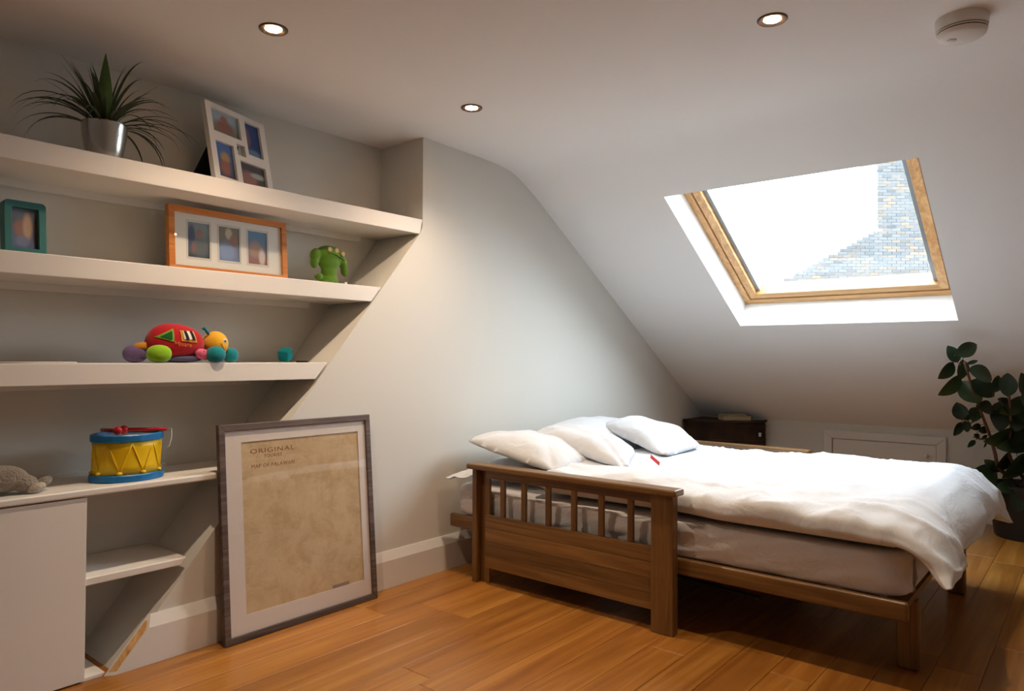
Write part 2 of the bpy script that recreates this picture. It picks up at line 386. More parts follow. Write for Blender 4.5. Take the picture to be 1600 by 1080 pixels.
# ================================================================== CEILING FITTINGS
def downlight(x, y, label):
    t = thing('downlight', label, 'light', (x, y, H), 'recessed ceiling downlights')
    MB().lathe([(.050, .004), (.050, -.003), (.047, -.006), (.034, -.004), (.029, -.001), (.029, .004)], 36, (x, y, H)).build('bezel', M['brass'], t, smooth=True, angle=40)
    MB().lathe([(0, -.002), (.028, -.002)], 28, (x, y, H)).build('lamp_face', M['lamp'], t)
    l = bpy.data.lights.new('downlight_beam', 'SPOT'); l.energy = 44; l.color = (1.0, .77, .55); l.spot_size = R(128); l.spot_blend = 1.0; l.shadow_soft_size = .024
    lo = bpy.data.objects.new('downlight_beam', l); COL.objects.link(lo); lo.parent = t; lo.location = (0, 0, -.010)
lab = {(1.40, -.508): 'round recessed downlight in the ceiling above the shelves and leaning picture', (2.432, -.508): 'recessed downlight in the ceiling by the wall corner beside the shelves', (2.441, -1.903): 'recessed downlight in the ceiling above the near side of the bed'}
for (x, y) in ((1.40, -.508), (2.432, -.508), (2.441, -1.903)): downlight(x, y, lab[(x, y)])

sx, sy = 2.835, -2.405
sm = thing('smoke_alarm', 'round white smoke alarm on the ceiling near the skylight slope', 'smoke alarm', (sx, sy, H))
MB().lathe([(.080, .0), (.080, -0.0162), (.077, -0.0405), (.0755, -0.0412)], 48, (sx, sy, H)).build('base', M['plastic'], sm, smooth=True, angle=30)
MB().lathe([(.0735, -0.0405), (.0735, -0.0439), (.0755, -0.0439)], 48, (sx, sy, H)).build('vent_slot', M['slot'], sm)
MB().lathe([(.0757, -0.0439), (.0757, -0.0479), (.0735, -0.0483)], 48, (sx, sy, H)).build('vent_ring', M['plastic'], sm)
MB().lathe([(.0733, -0.0479), (.0733, -0.0520), (.0748, -0.0520)], 48, (sx, sy, H)).build('vent_slot', M['slot'], sm)
MB().lathe([(.0750, -0.0520), (.072, -0.0621), (.060, -0.0702), (.03, -0.0736), (0, -0.0743)], 48, (sx, sy, H)).build('cover', M['plastic'], sm, smooth=True, angle=40); cov_ = [c for c in sm.children if c.name.startswith('cover')][0]
MB().lathe([(.014, -0.0716), (.014, -0.0763), (.011, -0.0783), (0, -0.0783)], 24, (sx-.01, sy+.028, H)).build('test_button', M['plastic'], cov_, smooth=True, angle=40)
for i in range(4):
    MB().box(sx-.05, sx-.035, sy-.008+i*.007, sy-.005+i*.007, H-.0545, H-0.0675).build('sound_slot', M['slot'], cov_)

# ================================================================== SHELVES AND CUPBOARD
def diag(z): return DX0+sl*z
XA = -.25
SH = [(1.875, 1.797), (1.495, 1.420), (1.122, 1.046)]
lbl = ['thick white floating shelf, the topmost, with the spider plant on it', 'thick white floating shelf carrying the orange-framed triple photo', 'thick white floating shelf carrying the stuffed red toy']
for (zt, zb), l in zip(SH, lbl):
    e = .0015
    xt = min(diag(zt), 2.602)-e; xb_ = diag(zb)-e
    s_ = MB().prism([(XA, zb), (xb_, zb), (xt, zt), (XA, zt)], -.002, AD-.001, 1).build('floating_shelf', M['white'], bevel=.0025)
    tag(s_, l, 'shelf', 'built-in alcove shelves')
    MB().box(XA+.01, xb_-.14, AD-.026, AD-.001, zb-.028, zb+.001).build('batten', M['white'], s_, bevel=.002)
BZ = .678
bt = MB().prism([(XA, .653), (diag(.653)-.002, .653), (diag(BZ)-.002, BZ), (XA, BZ)], -.012, AD-.001, 1).build('bench_top', M['white'], bevel=.006, bseg=3)
tag(bt, 'white built-in bench top with a rounded edge under the toy drum', 'bench top')
MB().box(XA+.01, 1.42, AD-.02, AD-.001, BZ, BZ+.016).build('batten', M['white'], bt, bevel=.002)
cu = thing('cupboard', 'white built-in cupboard with a flat door and an open slanted side bay', 'cupboard', (.4, .16, 0))
MB().box(XA+.005, .982, .022, AD-.002, .03, .651).build('carcass', M['white'], cu)
MB().box(XA+.01, .9975, -.004, .018, .006, .648).build('door', M['white'], cu, bevel=.0015)
MB().prism([(.984, .334), (diag(.334)-.002, .334), (diag(.362)-.002, .362), (.984, .362)], .004, AD-.002, 1).build('inner_shelf', M['white'], cu, bevel=.004, bseg=3)
MB().prism([(.984, .001), (diag(.001)-.0005, .001), (diag(.012)-.0005, .012), (.984, .012)], .004, AD-.002, 1).build('bay_floor', M['white'], cu)

# ================================================================== BED
CX = 3.568
bed = thing('futon_bed', 'stained pine sofa bed frame with slatted arms, opened out', 'bed', (CX, -1.25, 0))
XO = 2.705                                           # outer face of the near arm
def arm(mir):
    f = (lambda x: x) if not mir else (lambda x: 2*CX-x)
    def bx(x0, x1, *r, name, m, bev=.004):
        a, b = sorted((f(x0), f(x1))); MB().box(a, b, *r).build(name, m, bed, bevel=bev)
    bx(XO-.02, XO+.062, -1.418, -.245, .578, .606, name='arm_rest', m=M['bedwood'], bev=.007)
    bx(XO, XO+.034, -1.396, -1.294, 0, .578, name='post', m=M['bedwood_z'])
    bx(XO+.036, XO+.05, -1.394, -1.30, 0, .578, name='post_lining', m=M['bedwood_z'], bev=.003)
    bx(XO+.010, XO+.06, -.292, -.262, 0, .578, name='post', m=M['bedwood_z'])
    bx(XO+.045, XO+.06, -.352, -.294, 0, .578, name='post_lining', m=M['bedwood_z'], bev=.003)
    bx(XO+.014, XO+.034, -1.294, -.352, .537, .577, name='top_rail', m=M['bedwood'], bev=.003)
    for i in range(4):
        z0 = .088+i*.0665
        bx(XO+.012, XO+.034, -1.294, -.352, z0, z0+.0655, name='panel_board', m=M['bedwood'], bev=.0015)
    ybars = [-.460, -.594, -.741, -.888, -1.036, -1.186]
    for yb in ybars:
        bx(XO+.016, XO+.032, yb-.014, yb+.014, .354, .537, name='arm_slat', m=M['bedwood_z'], bev=.002)
arm(False); arm(True)
for x0 in (2.772, 2*CX-2.772-.032):
    MB().box(x0, x0+.032, -2.245, -.045, .240, .310).build('side_rail', M['bedwood'], bed, bevel=.010, bseg=3)
for x0 in (2.99, 2*CX-2.99-.045):
    MB().box(x0, x0+.045, -2.242, -2.162, 0, .262).build('leg', M['bedwood_z'], bed, bevel=.012, bseg=3)
for i in range(15):
    yy = -2.225+i*.15
    MB().box(2.804, 2*CX-2.804, yy, yy+.07, .262, .284).build('slat', M['bedwood_x'], bed)
for yy in (-2.10, -1.45, -.75):
    MB().box(2.80, 2*CX-2.80, yy, yy+.04, .242, .262).build('cross_bearer', M['bedwood_x'], bed, bevel=.003)
MB().tube([(2.93, -1.0, .20), (2.93, -1.62, .165), (2.93, -1.66, .163)], .009, 10).build('metal_runner', M['dark'], bed, smooth=True)
MB().tube([(2.96, -1.05, .225), (2.96, -1.5, .18)], .006, 8).build('metal_runner', M['dark'], bed, smooth=True)
MB().ball((2.93, -1.665, .163), .013, .016, .013).build('runner_cap', M['dark'], bed, smooth=True)

# mattress under a white sheet
def mattress():
    mb = MB(); x0, x1, y0, y1 = 2.792, 2*CX-2.792, -2.24, -.05
    cx, cy, a, b = (x0+x1)/2, (y0+y1)/2, (x1-x0)/2, (y1-y0)/2
    NU, NV = 220, 22
    per = []
    e = .10
    L = 2*(x1-x0)+2*(y1-y0)
    for i in range(NU):                               # rounded rectangle outline by arc length
        t = i/NU*L
        if t < 2*b: p = Vector((x0, y1-t)); 
        elif t < 2*b+2*a: p = Vector((x0+(t-2*b), y0))
        elif t < 4*b+2*a: p = Vector((x1, y0+(t-2*b-2*a)))
        else: p = Vector((x1-(t-4*b-2*a), y1))
        # round the corners
        dx = max(abs(p.x-cx)-(a-e), 0); dy = max(abs(p.y-cy)-(b-e), 0); d = math.hypot(dx, dy)
        if d > e: s = e/d; p = Vector((cx+math.copysign(a-e+dx*s, p.x-cx), cy+math.copysign(b-e+dy*s, p.y-cy)))
        per.append(p)
    z0, z1 = .308, .464
    vs = []; fs = []
    for j in range(NV):
        t = j/(NV-1); ang = (t-.5)*math.pi
        zz = z0+(z1-z0)*(.5+.5*math.copysign(abs(math.sin(ang))**.75, math.sin(ang)))
        ins = .035*(1-abs(math.cos(ang))**.5)
        for i, p in enumerate(per):
            d = Vector((p.x-cx, p.y-cy)); q = Vector((p.x-math.copysign(min(ins, abs(d.x)), d.x), p.y-math.copysign(min(ins, abs(d.y)), d.y)))
            s = i/NU*L
            wr = noise.noise(Vector((s*4+zz*9, zz*7, 3)))*.012 + noise.noise(Vector((s*11-zz*40, zz*14, 8)))*.010 + (1-abs(noise.noise(Vector((s*9-zz*38, zz*9, 18)))))**5*.008
            wr *= math.cos(ang)**.5 if abs(math.cos(ang)) > 1e-4 else 0
            dd = d.normalized(); vs.append((q.x+dd.x*wr, q.y+dd.y*wr, zz))
    for j in range(NV-1):
        for i in range(NU):
            i2 = (i+1) % NU; fs.append((j*NU+i, j*NU+i2, (j+1)*NU+i2, (j+1)*NU+i))
    fs.append(tuple(range(NU))[::-1]); fs.append(tuple((NV-1)*NU+i for i in range(NU)))
    mb.add(vs, fs); return mb.build('mattress', M['sheet'], smooth=True, angle=60)
tag(mattress(), 'thick futon mattress in a creased white fitted sheet on the pine frame', 'mattress')

# duvet: puffy slab that bends over the foot of the bed
def duvet():
    path = []; Y0, YE = -.60, -2.185; zc = .540
    n1 = 64
    for i in range(n1): path.append((Y0+(YE-Y0)*i/(n1-1), zc, 0.0))
    rad = .15; n2 = 16
    for i in range(1, n2+1):
        a = R(72)*i/n2; path.append((YE-rad*math.sin(a), zc-rad*(1-math.cos(a)), a))
    yl, zl, al = path[-1]; n3 = 9
    for i in range(1, n3+1):
        d = .035*i/n3; path.append((yl-math.cos(al)*d, zl-math.sin(al)*d, al))
    NU = 176; vs = []; fs = []; NP = len(path)
    for j, (py, pz, a) in enumerate(path):
        v = j/(NP-1); hang = max(0, (j-n1)/(NP-n1))
        b = .074 - .05*hang**.8; b *= min(1, .35+ j/5)
        aw = .782 + .035*min(1, max(0, (-1.40-py)/.15)) + .012*hang
        nrm = Vector((0, -math.sin(a), math.cos(a))); tan = Vector((0, -math.cos(a), -math.sin(a)))
        for i in range(NU):
            th = 2*math.pi*i/NU; c, s = math.cos(th), math.sin(th)
            x = CX + aw*math.copysign(abs(c)**.34, c); h = b*math.copysign(abs(s)**.62, s)
            u = (x-CX)/aw
            p = Vector((x, py, pz)) + nrm*h
            if s > -.25:
                k = 1.0 if s > 0 else .5
                L = py*1.0 - hang*.2
                big = fbm((x*1.6+4, L*1.9, 2.0), 3)*.020 + fbm((x*4.2, L*3.4+x*2, 7.0), 3)*.010
                ridg = 1-abs(noise.noise(Vector((x*5.5+L*3.0, L*5.5-x*2.0, 5)))); big += (ridg**5)*.014
                side = (1-abs(u)) < .16
                if side: big += noise.noise(Vector((x*3, L*7.0, 11)))*.012 + noise.noise(Vector((h*25, L*15+h*22, 4)))*.006
                p += nrm*big*k*(1-.3*hang) + Vector((math.copysign(1, u)*abs(u)**8*(noise.noise(Vector((L*6, h*9, 21)))*.018), 0, 0))*(1 if py < -1.42 else .3)
            else:
                p += nrm*fbm((x*3, py*3, 9), 2)*.004*(1 if hang > 0 else 0)
            if hang > 0:                               # vertical folds and the dipping corners of the hem
                fold = math.sin(x*17+1.3*math.sin(x*5))*.016*hang + noise.noise(Vector((x*9, 2, 1)))*.022*hang
                p += nrm*fold
                cl = max(0, (-u-.62)/.38); cr = max(0, (u-.70)/.30)
                p += tan*(-.005*cl**1.3+.09*cr**1.2)*hang + Vector((-.05*cl*hang+.05*cr*hang, -.05*(cl+cr)*hang, 0))
            vs.append(p)
    for j in range(NP-1):
        for i in range(NU):
            i2 = (i+1) % NU; fs.append((j*NU+i, j*NU+i2, (j+1)*NU+i2, (j+1)*NU+i))
    fs.append(tuple(range(NU))); fs.append(tuple((NP-1)*NU+i for i in range(NU))[::-1])
    mb = MB(); mb.add(vs, fs); return mb.build('duvet', M['linen'], smooth=True)
tag(duvet(), 'puffy white duvet spread over the bed and hanging off its foot', 'duvet')

def pillow(name, corners, thick, label, seed, mat=None, tagside=None, sag=.0):
    """corners: four 3-D points (order round the edge)"""
    A, B, C_, D_ = [Vector(c) for c in corners]; ctr = (A+B+C_+D_)/4
    nrm = (B-A).cross(D_-A).normalized()
    if nrm.z < 0: nrm = -nrm
    N = 44; mb = MB()
    def surf(sgn):
        def fn(u, v):
            U, V = 2*u-1, 2*v-1
            U0, V0 = U, V; mxx = max(abs(U), abs(V), 1e-6); k_ = mxx/((abs(U)**6+abs(V)**6)**(1/6)+1e-9); U, V = U*k_, V*k_
            # pinched edges: sides bow inwards between the corners
            pu = U*(1-.07*(1-V*V)); pv = V*(1-.07*(1-U*U))
            uu, vv = (pu+1)/2, (pv+1)/2
            p = A*(1-uu)*(1-vv)+B*uu*(1-vv)+C_*uu*vv+D_*(1-uu)*vv
            h = (max(0, 1-abs(U0)**2.6)*max(0, 1-abs(V0)**2.6))**.55
            q = Vector((U*1.3+seed, V*1.3, seed*2.1))
            wr = fbm(q*1.1, 2)*.016*h**.5 + noise.noise(Vector((U*4+seed, V*2.5, seed)))*.004
            edge = max(abs(U), abs(V)); wr += noise.noise(Vector((U*9, V*9, seed)))*.012*max(0, edge-.55)
            return p + nrm*((thick/2 if sgn > 0 else -thick*.2)*h + (wr if sgn > 0 else wr*.4) - sag*h)
        return fn
    mb.grid(surf(1), N, N); mb.grid(surf(-1), N, N)
    me_v = mb.v
    o = mb.build(name, mat or M['linen'], smooth=True)
    bm = bmesh.new(); bm.from_mesh(o.data); bmesh.ops.remove_doubles(bm, verts=bm.verts, dist=.0015); bmesh.ops.recalc_face_normals(bm, faces=bm.faces); bm.to_mesh(o.data); bm.free()
    tag(o, label, 'pillow', 'pillows at the head of the bed'); return o
# lower pillows lying at the head
pillow('pillow', [(2.83, -.07, .52), (3.50, -.07, .53), (3.52, -.52, .53), (2.83, -.52, .53)], .13, 'flat white pillow lowest at the bed head, its case flap poking past the arm', 1.7)
pillow('pillow', [(3.45, -.06, .70), (4.34, -.06, .71), (4.28, -.60, .60), (3.45, -.62, .59)], .20, 'wide white pillow behind the tagged one against the wall', 5.2)
pillow('pillow', [(2.80, -.08, .705), (3.42, -.10, .68), (3.30, -.74, .60), (2.82, -.72, .585)], .185, 'white pillow resting on the arm end beside the post', 3.1)
pillow('pillow', [(3.13, -.26, .715), (3.60, -.24, .715), (3.47, -.80, .635), (3.05, -1.00, .60)], .185, 'white square pillow between the arm-end pillow and the tagged one', 8.4)
pc = pillow('pillow', [(3.78, -.33, .735), (4.25, -.38, .715), (4.05, -.93, .625), (3.40, -1.00, .625)], .185, 'white pillow with a small red fabric tag on its seam', 12.9)
tg = MB(); a = onZ(1017, 711, .655); b = onZ(1031, 723, .635)
d = (b-a); 
tg.add([a, b, b+Vector((-.028, -.012, -.012)), a+Vector((-.028, -.012, -.012)), a+Vector((0, 0, .002)), b+Vector((0, 0, .002)), b+Vector((-.028, -.012, -.010)), a+Vector((-.028, -.012, -.010))], [(0, 1, 2, 3), (7, 6, 5, 4), (0, 4, 5, 1), (1, 5, 6, 2), (2, 6, 7, 3), (3, 7, 4, 0)])
tg.build('fabric_tag', plain('red_tag', (190, 40, 48), .7), pc)
# pillowcase flap hanging out beside the post
fp = MB()
def flapf(u, v):
    p = Vector((2.70+.14*u, -.085-.14*v-.03*u, .515+.03*u+.012*v+noise.noise(Vector((u*3, v*3, 2)))*.012)); return p
fp.grid(flapf, 14, 14); fp.add([p-Vector((0, 0, .004)) for p in fp.v[:196]], [tuple(i+0 for i in f) for f in fp.f[:169]])
pl0 = [o for o in bpy.data.objects if o.name == 'pillow'][0]
fp.build('pillowcase_flap', M['linen'], pl0, smooth=True)

# ================================================================== PICTURES
def cutplate(mb, us, vs_, holes, y0, y1):
    us = sorted(set(us)); vs_ = sorted(set(vs_)); nu, nv = len(us)-1, len(vs_)-1
    def solid(i, j):
        if i < 0 or j < 0 or i >= nu or j >= nv: return False
        cu_, cv_ = (us[i]+us[i+1])/2, (vs_[j]+vs_[j+1])/2
        return not any(a < cu_ < b and c < cv_ < d for a, b, c, d in holes)
    for i in range(nu):
        for j in range(nv):
            if not solid(i, j): continue
            a, b, c, d = us[i], us[i+1], vs_[j], vs_[j+1]
            mb.add([(a, y0, c), (b, y0, c), (b, y0, d), (a, y0, d)], [(0, 1, 2, 3)]); mb.add([(a, y1, c), (b, y1, c), (b, y1, d), (a, y1, d)], [(3, 2, 1, 0)])
            if not solid(i-1, j): mb.add([(a, y0, c), (a, y0, d), (a, y1, d), (a, y1, c)], [(0, 1, 2, 3)])
            if not solid(i+1, j): mb.add([(b, y0, c), (b, y1, c), (b, y1, d), (b, y0, d)], [(0, 1, 2, 3)])
            if not solid(i, j-1): mb.add([(a, y0, c), (a, y1, c), (b, y1, c), (b, y0, c)], [(0, 1, 2, 3)])
            if not solid(i, j+1): mb.add([(a, y0, d), (b, y0, d), (b, y1, d), (a, y1, d)], [(0, 1, 2, 3)])
    return mb
def bars(mb, W, Hh, bw, y0, y1):
    for pts in ([(0, 0), (W, 0), (W-bw, bw), (bw, bw)], [(0, Hh), (bw, Hh-bw), (W-bw, Hh-bw), (W, Hh)], [(0, 0), (bw, bw), (bw, Hh-bw), (0, Hh)], [(W, 0), (W, Hh), (W-bw, Hh-bw), (W-bw, bw)]):
        mb.prism(pts, y0, y1, 1)
    return mb
def quad(root, x0, x1, z0, z1, y0, y1, name, mat):
    inv = root.matrix_world.inverted()
    def uvf(v): p = inv @ v; return ((p.x-x0)/(x1-x0), (p.z-z0)/(z1-z0))
    return MB().box(x0, x1, y0, y1, z0, z1).build(name, mat, root, xform=root.matrix_world, uvf=uvf)

# big map print leaning on the wall
W_, H_ = .769, .872
pm = thing('framed_map', 'large framed vintage map leaning against the wall on the floor', 'picture', (1.468, -.101, .002), rot=(-math.asin(.072/.872), 0, R(.2)))
X = pm.matrix_world
bars(MB(), W_, H_, .027, 0, .024).build('frame', M['greywood'], pm, xform=X, bevel=.002)
m_, nt, b = new_mat('map_mount'); b.inputs['Base Color'].default_value = (*lin((226, 216, 208)), 1); b.inputs['Roughness'].default_value = .9
u0, u1, v0, v1 = .100*1.0, .700, .098, .795
cutplate(MB(), [.026, u0, u1, W_-.026], [.026, v0, v1, H_-.026], [(u0, u1, v0, v1)], .010, .013).build('mount', m_, pm, xform=X)
mp_, nt, b = new_mat('aged_map_paper')
uvv = coords(nt, (1, 1, 1), 'UV')
n1 = noise_tex(nt, uvv, 3.2, 6, .65, .6); n2 = noise_tex(nt, coords(nt, (5, 6, 1), 'UV'), 1.0, 9, .72, .4)
vr = nt.nodes.new('ShaderNodeTexVoronoi'); vr.feature = 'DISTANCE_TO_EDGE'; vr.inputs['Scale'].default_value = 11; nt.links.new(coords(nt, (1, 1.2, 1), 'UV'), vr.inputs['Vector'])
c1 = ramp(nt, n1, [(.3, lin((206, 178, 140))), (.5, lin((214, 190, 152))), (.75, lin((198, 166, 126)))])
c2 = ramp(nt, n2, [(.46, (1, 1, 1)), (.60, (.80, .72, .64))])
mx = nt.nodes.new('ShaderNodeMix'); mx.data_type = 'RGBA'; mx.blend_type = 'MULTIPLY'; mx.inputs[0].default_value = .7
nt.links.new(c1, mx.inputs[6]); nt.links.new(c2, mx.inputs[7])
c3 = ramp(nt, vr.outputs['Distance'], [(.0, (.84, .78, .72)), (.025, (1, 1, 1))])
mx2 = nt.nodes.new('ShaderNodeMix'); mx2.data_type = 'RGBA'; mx2.blend_type = 'MULTIPLY'; mx2.inputs[0].default_value = .35
nt.links.new(mx.outputs[2], mx2.inputs[6]); nt.links.new(c3, mx2.inputs[7])
nt.links.new(mx2.outputs[2], b.inputs['Base Color']); b.inputs['Roughness'].default_value = .9
bump(nt, b, noise_tex(nt, coords(nt, (5, 26, 1), 'UV'), 1, 5, .6), .35, .003)
sheet = quad(pm, u0-.004, u1+.004, v0-.004, v1+.004, .0135, .016, 'map_sheet', mp_)
ink = plain('faded_map_ink', (156, 108, 80), .9); ink2 = plain('faded_map_ink_pale', (166, 124, 92), .9)
for body, cap, wid, cx, cz, mt in (('ORIGINAL', .019, .212, .248, .744, ink), ('TOURIST', .0145, .088, .248, .722, ink2), ('MAP OF PALAWAN', .0155, .205, .248, .683, ink2)):
    t_ = text_mesh(body, .03, .0003, 'CENTER', 1.12)
    xs_ = [p.x for p in t_.v]; ys_ = [p.y for p in t_.v]; kx = wid/(max(xs_)-min(xs_)); ky = cap/(max(ys_)-min(ys_)); mx_ = (max(xs_)+min(xs_))/2
    t_.v = [Vector(((p.x-mx_)*kx, p.y*ky, p.z)) for p in t_.v]
    loc = Matrix.Translation((cx, .0131, cz)) @ Matrix.Rotation(R(90), 4, 'X')
    t_.build('map_lettering', mt, sheet, xform=X @ loc)
quad(pm, .525, .615, v0+.002, v0+.016, .0125, .0134, 'caption_strip', plain('caption_grey', (150, 138, 128), .9))
MB().box(.02, W_-.02, .017, .022, .02, H_-.02).build('backing_board', M['black'], pm, xform=X)
quad(pm, .024, W_-.024, .024, H_-.024, .006, .008, 'glass', M['pglass'])

# white four-photo frame with an easel back
WF = (.365, .352)
wf = thing('photo_frame', 'white four-photo frame with a black easel back on the top shelf', 'photo frame', (1.490, .055, SH[0][0]+.0055), rot=(R(-11), 0, R(19)))
X = wf.matrix_world
hol = [(.085, .54, .64, .93), (.635, .905, .49, .93), (.085, .375, .075, .52), (.46, .905, .075, .365), (.435, .575, .43, .575)]
holes = [(a*WF[0], b*WF[0], c*WF[1], d*WF[1]) for a, b, c, d in hol]
cutplate(MB(), [0, WF[0]]+[h for q in holes for h in q[:2]], [0, WF[1]]+[h for q in holes for h in q[2:]], holes, 0, .022).build('frame', plain('white_plastic_frame', (226, 222, 216), .4), wf, xform=X)
PH = [photo_mat('print_a', (150, 172, 190), (90, 110, 60), [(.5, .35, .42, .4, (130, 92, 84)), (.5, .7, .16, .2, (150, 100, 90))]),
      photo_mat('print_b', (40, 70, 130), (30, 60, 110), [(.25, .55, .2, .35, (120, 90, 110)), (.5, .1, .6, .18, (90, 130, 170))]),
      photo_mat('print_c', (60, 100, 160), (50, 50, 70), [(.55, .6, .3, .2, (160, 132, 84)), (.5, .32, .35, .26, (130, 84, 76))]),
      photo_mat('print_d', (60, 60, 66), (80, 76, 84), [(.35, .35, .4, .42, (142, 100, 94)), (.7, .55, .35, .16, (160, 170, 172))])]
for k, (h, m2) in enumerate(zip(holes[:4], PH)):
    quad(wf, h[0]-.002, h[1]+.002, h[2]-.002, h[3]+.002, .012, .014, 'photo_print', m2)
quad(wf, .03, WF[0]-.03, .015, .13, .0225, .025, 'back_panel', M['black'])
es = MB().prism([(.012, .0), (.24, .0), (.20, .205), (.04, .205)], .0255, .028, 1)
ez = Matrix.Translation((0, .0, .0)) @ Matrix.Translation((0, .026, .205)) @ Matrix.Rotation(R(36), 4, 'X') @ Matrix.Translation((0, -.026, -.205))
es.build('easel_leg', M['black'], wf, xform=X @ ez)

# orange frame with three photos
OF = (.552, .275)
of = thing('photo_frame', 'orange wooden frame with three photos in a white mount', 'photo frame', (1.343, .140, SH[1][0]+.003), rot=(R(-4), 0, R(1)))
X = of.matrix_world
bars(MB(), OF[0], OF[1], .026, 0, .03).build('frame', M['orangewood'], of, xform=X, bevel=.0015)
op = [(.085, .180), (.222, .318), (.360, .455)]; oz = (.066, .215)
ohl = [(a, b, oz[0], oz[1]) for a, b in op]
mount = plain('photo_mount_white', (226, 226, 220), .85)
cutplate(MB(), [.025, OF[0]-.025]+[h for q in ohl for h in q[:2]], [.025, OF[1]-.025, oz[0], oz[1]], ohl, .012, .015).build('mount', mount, of, xform=X)
P3 = [photo_mat('portrait_a', (120, 140, 150), (52, 60, 66), [(.2, .6, .2, .4, (50, 66, 110)), (.55, .3, .4, .3, (92, 100, 104)), (.55, .68, .18, .17, (146, 112, 104)), (.3, .28, .14, .2, (126, 92, 88))]),
      photo_mat('portrait_b', (120, 112, 100), (110, 130, 170), [(.4, .3, .5, .32, (130, 152, 190)), (.5, .8, .2, .2, (196, 186, 164)), (.72, .62, .22, .2, (150, 110, 96))]),
      photo_mat('portrait_c', (74, 124, 168), (150, 96, 84), [(.4, .45, .4, .3, (166, 136, 118)), (.72, .25, .2, .3, (206, 196, 190))])]
for (a, b), m2 in zip(op, P3):
    quad(of, a-.003, b+.003, oz[0]-.003, oz[1]+.003, .0155, .017, 'photo_print', m2)
    cutplate(MB(), [a-.007, a-.003, b+.003, b+.007], [oz[0]-.008, oz[0]-.003, oz[1]+.003, oz[1]+.008], [(a-.003, b+.003, oz[0]-.003, oz[1]+.003)], .0112, .0121).build('mount_edge', plain('mount_bevel', (200, 200, 196), .8), of, xform=X)
quad(of, .02, OF[0]-.02, .02, OF[1]-.02, .022, .027, 'backing_board', M['black'])
quad(of, .024, OF[0]-.024, .024, OF[1]-.024, .007, .009, 'glass', M['pglass'])

# small teal frame
TF = (.130, .190)
tf = thing('photo_frame', 'small chunky teal frame with rounded corners and one photo', 'photo frame', (.772, .115, SH[1][0]+.0045), rot=(R(-5), 0, R(3)))
X = tf.matrix_world
def rrect(x0, x1, z0, z1, r, n=6):
    out = []
    for cx, cz, a0 in ((x1-r, z1-r, 0), (x0+r, z1-r, 90), (x0+r, z0+r, 180), (x1-r, z0+r, 270)):
        out += [(cx+r*math.cos(R(a0+90*k/n)), cz+r*math.sin(R(a0+90*k/n))) for k in range(n+1)]
    return out
o_ = rrect(0, TF[0], 0, TF[1], .014); i_ = rrect(.024, TF[0]-.024, .024, TF[1]-.024, .004); n = len(o_)
mb = MB(); mb.add([(p[0], 0, p[1]) for p in o_]+[(p[0], 0, p[1]) for p in i_]+[(p[0], .04, p[1]) for p in o_]+[(p[0], .04, p[1]) for p in i_],
       [q for k in range(n) for q in ((k, (k+1) % n, n+(k+1) % n, n+k), (2*n+k, 3*n+k, 3*n+(k+1) % n, 2*n+(k+1) % n), (k, 2*n+k, 2*n+(k+1) % n, (k+1) % n), (n+k, n+(k+1) % n, 3*n+(k+1) % n, 3*n+k))])
mb.build('frame', plain('teal_lacquer', (40, 112, 112), .45), tf, xform=X, smooth=True, angle=30, bevel=.002)
quad(tf, .02, TF[0]-.02, .02, TF[1]-.02, .016, .019, 'photo_print', photo_mat('print_e', (92, 104, 122), (96, 110, 150), [(.4, .5, .34, .26, (150, 112, 106)), (.62, .55, .2, .4, (184, 160, 140)), (.93, .4, .14, .6, (70, 50, 30)), (.45, .2, .3, .16, (120, 130, 160))]))

# ================================================================== TOP SHELF PLANT
px, py, pz = 1.09, .135, SH[0][0]
sp = thing('spider_plant', 'spiky narrow-leaved plant in a silver metal pot on the top shelf', 'potted plant', (px, py, pz))
MB().lathe([(0, .0), (.050, .0), (.053, .004), (.066, .05), (.075, .10), (.078, .142), (.080, .146), (.077, .149), (.073, .142), (.070, .125), (0, .122)], 40, (px, py, pz+.0005)).build('pot', M['chrome'], sp, smooth=True, angle=40)
MB().lathe([(0, .128), (.05, .127), (.071, .123)], 24, (px, py, pz)).build('soil', plain('potting_soil', (44, 34, 26), .95, bscale=60, bstr=.8, bdist=.01), sp)
lm = plain('blade_leaf', (50, 66, 40), .45, .4, var=.35); lm2 = plain('broad_leaf', (66, 96, 44), .5, .4, var=.4)
random.seed(11)
def blade(az, el, L, droop, wd, name='leaf', mat=lm, segs=11):
    d = Vector((math.cos(az), math.sin(az), 0)); pts = []; p = Vector((px, py, pz+.125))+d*.012; e = el
    for k in range(segs+1):
        pts.append(p.copy()); st = L/segs; p = p+(d*math.cos(e)+Vector((0, 0, math.sin(e))))*st; e -= droop/segs*(.5+1.2*k/segs)
        if p.y > AD-.012: p.y = AD-.012
        if p.z < pz+.004 and p.y > -.01: p.z = pz+.004
        if p.z > H-.01: p.z = H-.01
    side = Vector((-d.y, d.x, 0)); wd *= 1.3; mb = MB(); vs = []
    for k, q in enumerate(pts):
        t = k/segs; wv = wd*(.55+1.1*t if t < .35 else (1-((t-.35)/.65)**1.6)*.94+.02)
        for s in (-1, 0, 1): vs.append(q+side*s*wv+Vector((0, 0, (-.25*wv if s == 0 else 0))))
    for q in list(vs): vs.append(q-Vector((0, 0, .0006)))
    m0 = 3*(segs+1); fs = []
    for k in range(segs):
        for s in (0, 1):
            a = k*3+s; fs.append((a, a+1, a+4, a+3)); fs.append((m0+a, m0+a+3, m0+a+4, m0+a+1))
        fs.append((k*3, k*3+3, m0+k*3+3, m0+k*3)); fs.append((k*3+2, m0+k*3+2, m0+k*3+5, k*3+5))
    mb.add(vs, fs); mb.build(name, mat, sp, smooth=True, angle=60)
